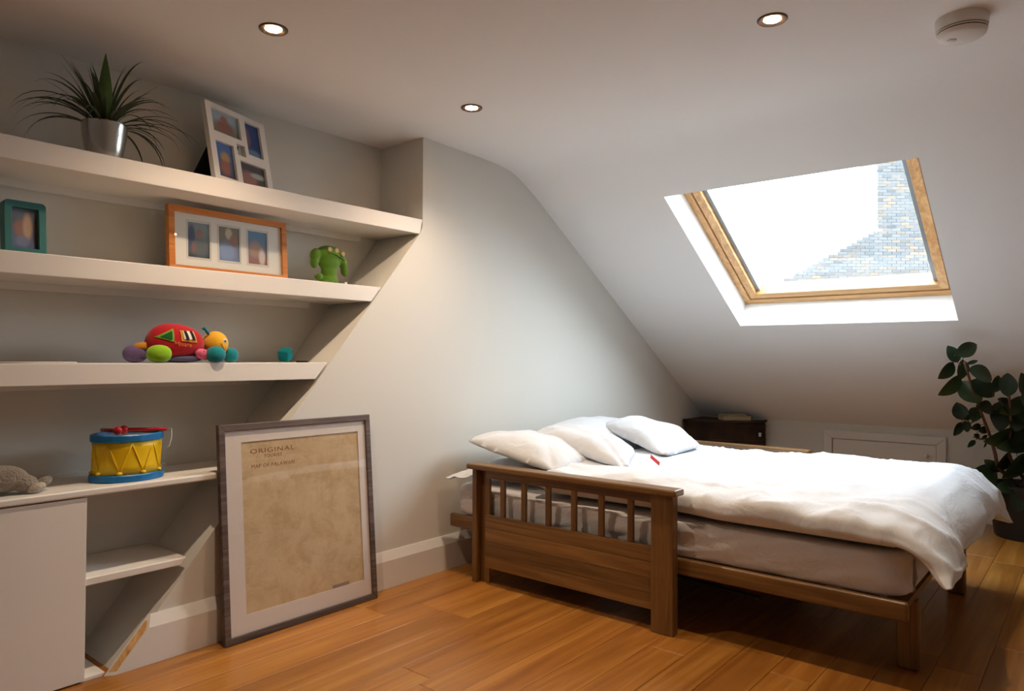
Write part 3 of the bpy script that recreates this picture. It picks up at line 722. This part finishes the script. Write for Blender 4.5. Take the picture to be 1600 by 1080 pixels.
for i in range(22):                                            # upright centre blades
    blade(random.uniform(0, 2*math.pi), R(random.uniform(52, 86)), random.uniform(.20, .30), R(random.uniform(5, 40)), random.uniform(.0042, .0062))
for i in range(44):                                            # arching blades
    az = random.choice([R(180), R(0), R(-90), R(200), R(-20)])+random.uniform(-.75, .75)
    blade(az, R(random.uniform(18, 62)), random.uniform(.24, .37), R(random.uniform(60, 135)), random.uniform(.0035, .0055))
blade(R(-110), R(84), .285, R(-6), .021, 'broad_leaf', lm2)

# ================================================================== SOFT TOYS
# green plush creature
gx0 = onY(485, 440, .15); gx1 = onY(545, 440, .15); GS = (gx1.x-gx0.x)/60.0
def G(xp, yp): return (gx0.x+(xp-485)*GS, .15, SH[1][0]+(441.5-yp)*GS*1.02)
gm = plain('green_felt', (84, 122, 34), .95, .1, bscale=300, bstr=.4, bdist=.003, var=.12, sheen=.3)
g = MB()
def gb(x, y, rx, rz, ry=.03, rot=0): g.ball(G(x, y), rx*GS, ry, rz*GS, 24, 14, Matrix.Rotation(R(rot), 4, 'Y'))
gb(514, 402, 21, 12.5, .036); gb(513, 411, 16, 13, .036); gb(513, 424, 11.5, 12, .030); gb(513, 434, 13, 8, .032)
gb(492, 404, 7, 9, .024, 20); gb(490.5, 413, 5.5, 8.5, .02); gb(534, 409, 6.5, 9, .024, -25); gb(537.5, 420, 4.8, 8.5, .02, -10)
gb(497, 431, 5, 5, .02); gb(505, 438, 6, 4, .03); gb(521, 438, 6, 4, .03)
gt = thing('plush_toy', 'green felt plush monster with three pale eyes on the middle shelf', 'soft toy', (G(513, 441)[0], .15, SH[1][0]))
fused(g, .0045, 5).build('body', gm, gt, smooth=True)
eye = plain('pale_felt', (176, 150, 110), .9)
for ex, ey in ((508, 396), (518.5, 396.5), (528.5, 400)):
    e = Vector(G(ex, ey)); MB().ball((e.x, .15-.0325, e.z), 3.4*GS, .004, 3.2*GS, 16, 8).build('eye', eye, gt, smooth=True)
mpts = [Vector(G(x, y)) for x, y in ((505, 401.5), (509, 401), (514, 401.8), (519, 403), (524, 405), (530.5, 408))]
MB().tube([Vector((p.x, .15-.0355+abs(i-2.5)*.002, p.z)) for i, p in enumerate(mpts)], .0022, 8).build('mouth', M['black'], gt, smooth=True)
wt = Vector(G(534, 437)); MB().box(wt.x-.008, wt.x+.008, .118, .1195, wt.z-.008, wt.z+.006, None).build('wash_label', plain('label_white', (214, 210, 196), .8), gt)

# stuffed red vehicle-bug toy
ty, tz = .085, SH[2][0]
def TP(xp, Y=None): return onY(xp, 560, ty-.05 if Y is None else Y).x
TS = (TP(372)-TP(193))/179.0
def TZ(yp): return tz+(566.5-yp)*TS
toy = thing('stuffed_toy', 'colourful stuffed bug toy with a red shell and yellow smiling head', 'soft toy', (TP(285), ty, tz))
fab = lambda n, c: plain('plush_'+n, c, .92, .12, bscale=260, bstr=.25, bdist=.002, sheen=.25)
red, yel, tea, lime, pur, blu, org, pink = fab('red', (178, 26, 38)), fab('yellow', (232, 176, 50)), fab('teal', (22, 128, 138)), fab('lime', (140, 190, 38)), fab('purple', (112, 92, 136)), fab('belly', (86, 84, 116)), fab('orange', (206, 140, 46)), fab('pink', (224, 110, 150))
bc = Vector((TP(277, ty-.02), ty, TZ(538))); brx, bry, brz = 44*TS, .072, 33*TS
sh = MB()
def shellf(u, v):
    th = 2*math.pi*u; ph = math.pi*v
    x = -math.cos(ph); r = math.sin(ph)**.8
    zz = r*math.sin(th); zz = zz if zz > 0 else zz*.72
    return Vector((bc.x+x*brx, bc.y+r*math.cos(th)*bry, bc.z+zz*brz*(1.0+.10*(-x))))
sh.grid(shellf, 36, 24, closed_u=True); sh.build('shell', red, toy, smooth=True)
def front_y(x, z):
    dx = (x-bc.x)/brx; r = max(0, 1-dx*dx)**.4; dz = (z-bc.z)/(brz*(1.0-.10*dx)); dz = dz if dz > 0 else dz/.72
    q = max(.02, r*r-dz*dz); return bc.y-bry*math.sqrt(q)
def patch(pts2, lift, name, mat, n=10, par=None):
    """flat patch (px polygon as 4 corners) laid on the shell"""
    P = [Vector((TP(a), 0, TZ(b))) for a, b in pts2]; mb = MB()
    def fn(u, v):
        p = P[0]*(1-u)*(1-v)+P[1]*u*(1-v)+P[2]*u*v+P[3]*(1-u)*v; return Vector((p.x, front_y(p.x, p.z)-lift, p.z))
    mb.grid(fn, n, n); nn = n*n; mb.add([p+Vector((0, lift*.9, 0)) for p in mb.v[:nn]], [f[::-1] for f in mb.f[:(n-1)**2]]); return mb.build(name, mat, par or toy, smooth=True, angle=50)
pb_ = patch([(243, 527), (270, 513.5), (268, 533.5), (266, 534)], .003, 'patch_border', fab('leafgreen', (120, 170, 60)))
patch([(249, 526.5), (267, 517), (265.5, 530.5), (264.5, 531)], .0055, 'patch_centre', fab('darkgreen', (24, 92, 36)), par=pb_)
pb_ = patch([(279, 516), (302, 517), (305, 535), (279, 533)], .003, 'patch_border', org)
patch([(282.5, 516.5), (300, 517.5), (302, 531), (283, 530)], .0055, 'patch_centre', fab('white', (226, 220, 208)), par=pb_)
for a in (284.0, 294.0):
    patch([(a, 516.6), (a+4.5, 516.9), (a+7.5, 531), (a+2.5, 530.6)], .0075, 'stripe', fab('black', (24, 22, 24)), 5, pb_)
tm = text_mesh('square', 9.5*TS, .0002, 'CENTER', 1.15)
out = MB()
vv = []
for p in tm.v:
    t = p.x/(24*TS); xx = TP(282)+p.x*.92; zz = TZ(540.5)+p.y-4.5*TS*t+3.0*TS*t*t; vv.append(Vector((xx, front_y(xx, zz)-.0035-p.z, zz)))
out.add(vv, tm.f); out.build('embroidered_word', org, toy)
MB().ball((TP(285, ty-.02), ty, tz+7.2*TS), 36*TS, .062, 7*TS, 24, 10).build('belly', blu, toy, smooth=True)
hx = TP(338.5, ty-.02)
MB().ball((hx, ty-.006, TZ(536)), 20*TS, .055, 21*TS, 28, 16).build('head', yel, toy, smooth=True)
hy = ty-.006
def face_y(x, z, rx=19.5, rz=20):
    q = max(.02, 1-((x-hx)/(20*TS))**2-((z-TZ(536))/(21*TS))**2); return hy-.055*math.sqrt(q)
ex, ez_ = TP(349), TZ(531); eye_ = MB().ball((ex, face_y(ex, ez_), ez_), 3.4*TS, .003, 4*TS, 14, 8).build('eye', fab('eyewhite', (232, 230, 226)), toy, smooth=True)
MB().ball((ex+.002, face_y(ex, ez_)-.0025, ez_-.001), 1.7*TS, .002, 2.0*TS, 12, 8).build('pupil', fab('eyeblue', (24, 92, 120)), eye_, smooth=True)
sm_pts = [(343.5, 535), (345, 539.5), (348.5, 544), (353, 546.5), (356.5, 546)]
MB().tube([(TP(a), face_y(TP(a), TZ(b))-.001, TZ(b)) for a, b in sm_pts], .0012, 6).build('smile', fab('smilered', (190, 40, 40)), toy, smooth=True)
MB().tube([(TP(331), ty-.02, TZ(520)), (TP(326), ty-.022, TZ(513)), (TP(322.5), ty-.022, TZ(510.5))], [.006, .0055, .008], 10).build('antenna', tea, toy, smooth=True)
sh_ = MB().ball((TP(316), ty-.055, TZ(553)), 13*TS, .022, 8.5*TS, 20, 10, Matrix.Rotation(R(18), 4, 'Y')).build('shoulder', pink, toy, smooth=True)
dotm = fab('dotred', (150, 30, 60))
for k, (a, b) in enumerate(((308, 551), (314, 548), (314, 556), (320, 552), (321, 559), (309, 556))):
    MB().ball((TP(a), ty-.0765+abs(a-315)*.0006, TZ(b)), .0022, .0012, .0022, 8, 6).build('dot', dotm, sh_)
for (a, b, rx, rz, yy, mt) in ((211, 553, 17.5, 13.5, ty+.02, pur), (248.5, 553.5, 18, 13.5, ty-.062, lime), (337, 553, 15, 13, ty-.078, tea), (360, 554, 12, 12, ty-.01, tea)):
    MB().ball((TP(a, yy), yy, tz+rz*TS+.001), rx*TS, .034, rz*TS, 24, 14, e=.9).build('foot', mt, toy, smooth=True)
MB().tube([(TP(237), ty, TZ(541)), (TP(226), ty+.006, TZ(542)), (TP(218), ty+.012, TZ(548))], [.016, .017, .012], 12).build('tail', org, toy, smooth=True)

# teal soft block, dark pen, white cable on the same shelf
tc_ = Matrix.Translation((onY(446, 552, .10).x, .10, tz+.030)) @ Matrix.Rotation(R(28), 4, 'Z') @ Matrix.Rotation(R(-22), 4, 'Y') @ Matrix.Rotation(R(6), 4, 'X')
cb_ = MB().box(-.025, .025, -.025, .025, -.025, .025, tc_).build('soft_block', plain('teal_terry', (20, 116, 122), .95, .1, bscale=160, bstr=.8, bdist=.006, var=.25), bevel=.006, bseg=3)
tag(cb_, 'small teal fuzzy soft block tipped on its edge near the slanted end of the shelf', 'toy block')
zmin = min((cb_.matrix_world @ v.co).z for v in cb_.data.vertices); cb_.location.z -= zmin-tz-.001
pe = onY(463, 564, .05).x; pe1 = onY(481, 564, .05).x
tag(MB().tube([(pe, .05, tz+.004), (pe1-.006, .046, tz+.004), (pe1, .0455, tz+.004)], [.0038, .0038, .0015], 10).build('pen', M['black'], smooth=True), 'dark pen lying on the shelf beside the teal block', 'pen')
cp = [onY(x_, 560, .04+.0*i).x for i, x_ in enumerate((-30, 0, 30, 60, 90, 118))]
tag(MB().tube([(cp[0], .10, tz+.003), (cp[1], .035, tz+.003), (cp[2], .012, tz+.003), (cp[3], .016, tz+.003), (cp[4], .03, tz+.003), (cp[5], .028, tz+.003)], .0028, 8).build('cable', plain('white_cable', (214, 208, 198), .5), smooth=True), 'thin white cable lying along the shelf edge', 'cable')

# ================================================================== DRUM ON THE BENCH
dx, dy, dz = 1.183, .125, BZ
dr = thing('toy_drum', 'yellow toy drum with blue rims on the bench top', 'toy drum', (dx, dy, dz))
ye = plain('yellow_plastic', (236, 196, 16), .35, .5); bl_ = plain('blue_plastic', (20, 112, 178), .35, .5); rp = plain('red_gloss_plastic', (176, 14, 34), .18, .6)
RD = .125; SY = .78
MB().lathe([(RD*.97, .026), (RD*.955, .06), (RD*.95, .09), (RD*.96, .125), (RD*.985, .150)], 56, (dx, dy, dz), sy=SY).build('drum_body', ye, dr, smooth=True)
def rim(z0, z1, r, name):
    mb = MB(); N = 112; vs = []; prof_ = [(.90, z0), (1.0, z0), (1.03, z0+.004), (1.03, z1-.004), (1.0, z1), (.92, z1)]
    for i in range(N):
        a = 2*math.pi*i/N; k = 1+.016*(1 if (i % 14) in (0, 1, 2) else 0)
        for q, z in prof_: vs.append((dx+r*q*k*math.cos(a), dy+r*q*k*math.sin(a)*SY, dz+z))
    n = len(prof_); fs = [(i*n+k, ((i+1) % N)*n+k, ((i+1) % N)*n+k+1, i*n+k+1) for i in range(N) for k in range(n-1)]+[(i*n+n-1, ((i+1) % N)*n+n-1, ((i+1) % N)*n, i*n) for i in range(N)]
    mb.add(vs, fs); mb.build(name, bl_, dr, smooth=True, angle=30)
rim(.0005, .027, RD*1.03, 'bottom_rim'); rim(.148, .176, RD*1.0, 'top_rim')
MB().lathe([(0, .166), (RD*.93, .166), (RD*.93, .162), (0, .162)], 48, (dx, dy, dz), sy=SY).build('drum_skin', plain('drum_skin', (196, 190, 178), .5), dr)
zg = 9
for k in range(2*zg):
    a0 = 2*math.pi*k/(2*zg); a1 = 2*math.pi*(k+1)/(2*zg); z0, z1 = (.034, .142) if k % 2 == 0 else (.142, .034)
    MB().tube([(dx+RD*.965*math.cos(a0+(a1-a0)*t)*1.0, dy+RD*.965*math.sin(a0+(a1-a0)*t)*SY, dz+z0+(z1-z0)*t) for t in (0, .25, .5, .75, 1)], .0026, 6).build('lacing', ye, dr, smooth=True)
    if k % 2 == 0: MB().ball((dx+RD*.965*math.cos(a0), dy+RD*.965*math.sin(a0)*SY, dz+.033), .011, .008, .007, 12, 8).build('lacing_stud', ye, dr, smooth=True)
tzp = dz+.176
def mallet(p0, p1, ballr, label, name='drum_mallet'):
    t = thing(name, label, 'drum mallet', tuple(p0), 'mallets on the drum'); p0, p1 = Vector(p0), Vector(p1); d = (p1-p0)
    MB().ball(p0, ballr, ballr, ballr, 20, 14).build('mallet_head', rp, t, smooth=True)
    MB().tube([p0+d*.1, p0+d*.97, p1], [.0075, .0075, .004], 12).build('stick', rp, t, smooth=True); return t
ml1 = mallet((dx-.030, dy-.040, tzp+.016), (dx+.125, dy-.055, tzp+.0085), .0165, 'glossy red drum mallet lying across the drum, its stick pointing right')
ml2 = mallet((dx-.058, dy-.058, tzp+.0155), (dx-.066, dy+.070, tzp+.010), .0160, 'glossy red drum mallet with its round head at the near rim')
e0 = Vector((dx+.125, dy-.055, tzp+.0085))
MB().tube([e0, e0+Vector((.014, -.008, .002)), e0+Vector((.006, -.028, -.03)), e0+Vector((-.006, -.036, -.062)), e0+Vector((-.014, -.036, -.068))], .0012, 6).build('string', plain('white_string', (226, 222, 214), .8), ml1, smooth=True)

# grey plush lying at the end of the bench
gp = MB(); q = onZ(18, 765, BZ)
gp.ball((q.x-.06, .10, BZ+.052), .085, .06, .047, 24, 14); gp.ball((q.x+.005, .07, BZ+.034), .04, .035, .03)
gmt = plain('grey_plush', (150, 138, 124), .98, .1, bscale=140, bstr=1.0, bdist=.012, var=.3, sheen=.3)
gy = thing('plush_animal', 'shaggy grey plush animal lying on the bench top', 'soft toy', (q.x-.03, .09, BZ))
fused(gp, .006, 4).build('body', gmt, gy, smooth=True)
MB().ball((q.x+.032, .045, BZ+.019), .030, .020, .016, 20, 12, Matrix.Rotation(R(-18), 4, 'Y')).build('paw', plain('pale_plush', (188, 178, 164), .98, .1, bscale=140, bstr=1.0, bdist=.01, var=.2), gy, smooth=True)
MB().ball((q.x+.062, .075, BZ+.030), .030, .018, .017, 20, 12, Matrix.Rotation(R(-25), 4, 'Y')).build('foot', gmt, gy, smooth=True)

# ================================================================== CORNER BASKET AND BOOKS
bk = thing('wicker_hamper', 'dark wicker corner hamper with a bowed front beside the far arm of the bed', 'basket', (5.8, -.27, 0))
def hamper_pt(t, r=1.0, inset=0):
    """outline from the main wall round the bowed front to the knee wall"""
    P0, P1, P2, P3 = Vector((5.60+inset, -.022)), Vector((5.60+inset, -.30)), Vector((5.72+inset, -.56+inset)), Vector((5.985, -.585+inset))
    return P0*(1-t)**3+P1*3*t*(1-t)**2+P2*3*t*t*(1-t)+P3*t**3
TOPZ = .632
out_ = [hamper_pt(i/40, inset=.012) for i in range(41)]
MB().prism([(p.x, p.y) for p in out_]+[(5.985, -.022)], .0, TOPZ-.022, 2).build('body', M['wicker'], bk)
rods = MB()
L_ = 130
for i in range(L_):
    p = hamper_pt((i+.5)/L_, inset=.010); rods.tube([(p.x, p.y, .02), (p.x, p.y, TOPZ-.03)], .0042, 5, False)
for zz in (.12, .30, .47, .58):
    rods.tube([(*hamper_pt(i/30, inset=.006), zz) for i in range(31)], .006, 6)
ro = rods.build('weave', M['wicker'], bk, smooth=True); ro['kind'] = 'stuff'
lp = [hamper_pt(i/40) for i in range(41)]
MB().prism([(p.x, p.y) for p in lp]+[(5.995, -.012), (5.60, -.012)], TOPZ-.020, TOPZ, 2).build('lid', plain('dark_wicker_lid', (58, 42, 36), .65, .3, bscale=140, bstr=.6, bdist=.004, var=.3), bk, bevel=.006)
MB().tube([(*hamper_pt(i/30), TOPZ-.004) for i in range(31)], .009, 8).build('lid_rim', M['wicker'], bk, smooth=True)
cl = hamper_pt(.88); MB().box(cl.x-.012, cl.x-.002, cl.y-.012, cl.y+.014, .50, .535).build('clasp', M['chrome'], bk, bevel=.002)
def book(cx, cy, z, L, Wd, T_, rz, label, cover, pages):
    t = thing('book', label, 'book', (cx, cy, z), rot=(0, 0, R(rz))); X = t.matrix_world
    MB().box(-L/2, L/2, -Wd/2, Wd/2, 0, .003).build('cover', cover, t, xform=X); MB().box(-L/2, L/2, -Wd/2, Wd/2, T_-.003, T_).build('cover', cover, t, xform=X)
    MB().box(-L/2, L/2, Wd/2-.003, Wd/2, .003, T_-.003).build('spine', cover, t, xform=X)
    MB().box(-L/2+.003, L/2-.003, -Wd/2+.003, Wd/2-.004, .003, T_-.003).build('pages', pages, t, xform=X)
pg = plain('book_pages', (196, 176, 138), .9); cv = plain('tan_book_cover', (172, 146, 104), .7)
book(5.845, -.365, TOPZ+.0005, .235, .15, .036, -50, 'thick tan book lying on the wicker hamper', cv, pg)
book(5.86, -.345, TOPZ+.037, .19, .13, .012, -32, 'thin pale booklet lying on top of the tan book', plain('pale_book_cover', (186, 172, 146), .7), pg)

# ================================================================== RUBBER PLANT
pcx, pcy = 5.70, -2.37
rp_ = thing('rubber_plant', 'tall rubber plant with glossy dark oval leaves in a black pot under the slope', 'potted plant', (pcx, pcy, 0))
MB().lathe([(0, 0), (.165, 0), (.172, .01), (.205, .30), (.212, .31), (.212, .34), (.20, .345), (.192, .32), (0, .315)], 40, (pcx, pcy, .0005)).build('pot', plain('dark_pot', (34, 30, 30), .5), rp_, smooth=True, angle=40)
MB().lathe([(0, .322), (.19, .318)], 30, (pcx, pcy, 0)).build('soil', plain('pot_soil', (40, 30, 24), .95, bscale=60, bstr=.8, bdist=.01), rp_)
rl = []
for i, c_ in enumerate(((38, 58, 36), (30, 48, 32), (44, 68, 40))):
    rl.append(plain('rubber_leaf_%d' % i, c_, .28, .5, var=.25))
bark = plain('rubber_stem', (96, 62, 44), .7)
def P3d(cxp, cyp):
    """photo point on the plant: it leans out from the pot and stays clear of the slope"""
    X = 5.45
    for _ in range(6):
        p = onX(cxp, cyp, X); X = min(5.50, (SB-.14-p.z)/(-SM)-.10)
    return p
def stem(pts, r0, r1):
    ps = [Vector(p) for p in pts]; n_ = len(ps); MB().tube(ps, [r0+(r1-r0)*i/(n_-1) for i in range(n_)], 8).build('stem', bark, rp_, smooth=True)
cpx = lambda a, b: (1420+a/3.0, 500+b/3.0)
tr = [P3d(*cpx(a, b)) for a, b in ((415, 690), (405, 630), (385, 555), (345, 450), (300, 330), (262, 200))]
stem([(pcx, pcy+.02, .31)]+tr, .013, .007)
stem([tr[2], P3d(*cpx(340, 560)), P3d(*cpx(300, 548))], .005, .003); stem([tr[3], P3d(*cpx(290, 485)), P3d(*cpx(250, 450))], .006, .003)
stem([(pcx-.02, pcy-.03, .31), P3d(*cpx(470, 640)), P3d(*cpx(480, 500)), P3d(*cpx(470, 340))], .012, .006)
stem([(pcx, pcy-.08, .31), P3d(*cpx(560, 680)), P3d(*cpx(590, 480)), P3d(*cpx(580, 350))], .012, .006)
LV = [(275, 138, 98, 58, 25, 0), (208, 160, 76, 48, 118, 1), (178, 240, 86, 58, 232, 1), (196, 312, 112, 72, 228, 2), (250, 236, 84, 56, 265, 0), (345, 255, 125, 70, -20, 0), (290, 340, 110, 78, -50, 2), (352, 322, 112, 70, -35, 1), (465, 302, 98, 64, 80, 1), (300, 198, 50, 16, 15, 1),
      (238, 427, 72, 56, 100, 1), (310, 443, 64, 50, 250, 0), (232, 512, 64, 34, 240, 1), (270, 500, 46, 34, 280, 0), (316, 502, 42, 28, 200, 1), (352, 515, 40, 30, 20, 0), (295, 580, 48, 20, 215, 1), (320, 545, 30, 22, 150, 0), (357, 548, 24, 16, 30, 1), (358, 587, 24, 12, 260, 0), (272, 458, 36, 26, 200, 0),
      (430, 452, 122, 80, 262, 1), (490, 405, 112, 74, 215, 0), (515, 465, 104, 72, 250, 1), (412, 300, 74, 42, 70, 0), (360, 410, 80, 56, 170, 1), (455, 400, 90, 60, 140, 0),
      (450, 550, 150, 84, 200, 2), (490, 590, 135, 62, 185, 2), (350, 730, 145, 82, 190, 2), (440, 672, 104, 70, 240, 0), (500, 690, 130, 86, 235, 2), (455, 782, 96, 52, 190, 2), (408, 838, 100, 76, 265, 0), (530, 560, 120, 80, 75, 0), (385, 680, 60, 40, 140, 1),
      (560, 440, 115, 76, 300, 1), (575, 360, 110, 72, 60, 0), (610, 520, 120, 80, 330, 0), (590, 640, 130, 85, 300, 1), (560, 760, 125, 80, 280, 0), (620, 720, 120, 76, 340, 1), (540, 300, 90, 60, 100, 0), (640, 420, 100, 70, 20, 1), (520, 840, 110, 76, 250, 1)]
random.seed(5)
for (a, b, ln, wd, ang, mi) in LV:
    c_ = P3d(*cpx(a, b)); s_ = (c_-CAM).dot(fw)/F_PX/3.0; L = ln*s_*1.18; Wd = wd*s_*.5*1.2
    tilt = random.uniform(-.45, .45)
    dirv = (rt*math.cos(R(ang))+up*math.sin(R(ang))+fw*tilt*.6).normalized()
    sd = (dirv.cross(-fw)).normalized(); nr = sd.cross(dirv).normalized(); sd = (sd*math.cos(tilt)+nr*math.sin(tilt)).normalized(); nr = sd.cross(dirv).normalized()
    NS = 10; vs = []; 
    for k in range(NS+1):
        t = k/NS; wv = Wd*(math.sin(math.pi*min(1, t**.85*1.0))**.72 if 0 < t < 1 else 0.02); base = c_+dirv*(L*(t-.5))+nr*(-.16*L*(t-.5)**2*2)
        for q_ in (-1, -.5, 0, .5, 1): vs.append(base+sd*(q_*wv)+nr*(abs(q_)*wv*.22))
    n5 = 5; fs = [(k*n5+j, k*n5+j+1, (k+1)*n5+j+1, (k+1)*n5+j) for k in range(NS) for j in range(4)]
    lim = []
    for p in vs:
        zmax = SM*p.x+SB-.012
        lim.append(Vector((min(p.x, XK-.02), p.y, min(p.z, zmax))))
    vs = lim
    m0 = len(vs); vs2 = vs+[p-nr*.0012 for p in vs]; fs += [tuple(i+m0 for i in f[::-1]) for f in fs]
    lf_ = MB().add(vs2, fs).build('leaf', rl[mi], rp_, smooth=True, angle=60)
    MB().tube([c_-dirv*(L*.5)+nr*(-.08*L), c_-dirv*(L*.5+.02)], .002, 5).build('leaf_stalk', bark, lf_)

# ================================================================== NEIGHBOUR'S BRICK GABLE AND CHIMNEY
go = MB().box(-60, 90, -70, 70, -6.3, -6.0).build('ground', plain('garden_ground', (104, 106, 96), .95)); struct(go)
GD = 18.0
gf = Vector((math.cos(YAW), math.sin(YAW), 0)); gr = Vector((math.sin(YAW), -math.cos(YAW), 0))
def gpx(x, y):
    r = ray(x, y); p = CAM+r*(GD/r.dot(gf)); d_ = p-CAM; return d_.dot(gr), p.z
(c0x, c0z), (c1x, c1z), (s1x, s1z) = gpx(1371, 250), gpx(1371, 358), gpx(1228, 433)
slope_g = (c1z-s1z)/(c1x-s1x); CR = c0x+3.1; CT = c1z+3.4
gpos = CAM+gf*GD+gr*c1x
gb_ = thing('brick_gable', 'weathered brick gable and chimney stack of the neighbouring house outside the skylight', 'building', (gpos.x, gpos.y, -3.0))
def gw(u, d_, z): return CAM.xy.to_3d()+gf*(GD+d_)+gr*u+Vector((0, 0, z))
def gpoly(pts, d0, d1):
    mb = MB(); n_ = len(pts); vs = [gw(a, d0, b) for a, b in pts]+[gw(a, d1, b) for a, b in pts]
    return mb.add(vs, [tuple(range(n_)), tuple(range(2*n_-1, n_-1, -1))]+[(i, i+n_, (i+1) % n_+n_, (i+1) % n_) for i in range(n_)])
LZ = -3.0; left_u = c1x-(c1z-LZ)/slope_g
mort = plain('lime_mortar', (104, 106, 106), .95)
gpoly([(left_u, LZ), (c1x, c1z), (CR, c1z), (CR+(c1z-LZ)/slope_g, LZ)], .012, .35).build('gable_core', mort, gb_)
gpoly([(c0x+.012, c1z-.2), (c0x+.012, CT), (CR-.012, CT), (CR-.012, c1z-.2)], .010, .9).build('chimney_core', mort, gb_)
gpoly([(c0x-.08, CT), (c0x-.08, CT+.15), (CR+.08, CT+.15), (CR+.08, CT)], -.08, .98).build('chimney_cap', mort, gb_)
bm_, nt, b = new_mat('stock_brick'); 
ge = nt.nodes.new('ShaderNodeNewGeometry')
cc = ramp(nt, ge.outputs['Random Per Island'], [(0, lin((66, 70, 74))), (.35, lin((84, 84, 84))), (.6, lin((74, 76, 79))), (.85, lin((98, 86, 74))), (1, lin((58, 62, 67)))])
nt.links.new(cc, b.inputs['Base Color']); b.inputs['Roughness'].default_value = .95
bw = MB(); ch = .075; bwid = .225
z = -.2; r_ = 0
while z < CT-.07:
    off = (r_ % 2)*bwid/2
    lo = c1x-(c1z-z-ch)/slope_g if z < c1z else c0x
    u_ = lo+ (0 if z >= c1z else 0) - 0
    st = math.floor(lo/bwid)*bwid+off
    u_ = st
    hi = CR+.8 if z < c1z else CR
    while u_ < hi:
        a, b2 = max(u_, lo+random.uniform(0, .012)), min(u_+bwid-.011, hi)
        if b2-a > .03:
            d_ = random.uniform(-.006, .006)
            vs = [gw(a, d_, z), gw(b2, d_, z), gw(b2, d_, z+ch-.011), gw(a, d_, z+ch-.011), gw(a, d_+.05, z), gw(b2, d_+.05, z), gw(b2, d_+.05, z+ch-.011), gw(a, d_+.05, z+ch-.011)]
            bw.add(vs, [(0, 1, 2, 3), (0, 4, 5, 1), (1, 5, 6, 2), (2, 6, 7, 3), (3, 7, 4, 0)])
        u_ += bwid
    z += ch; r_ += 1
bo = bw.build('brickwork', bm_, gb_); bo['kind'] = 'stuff'
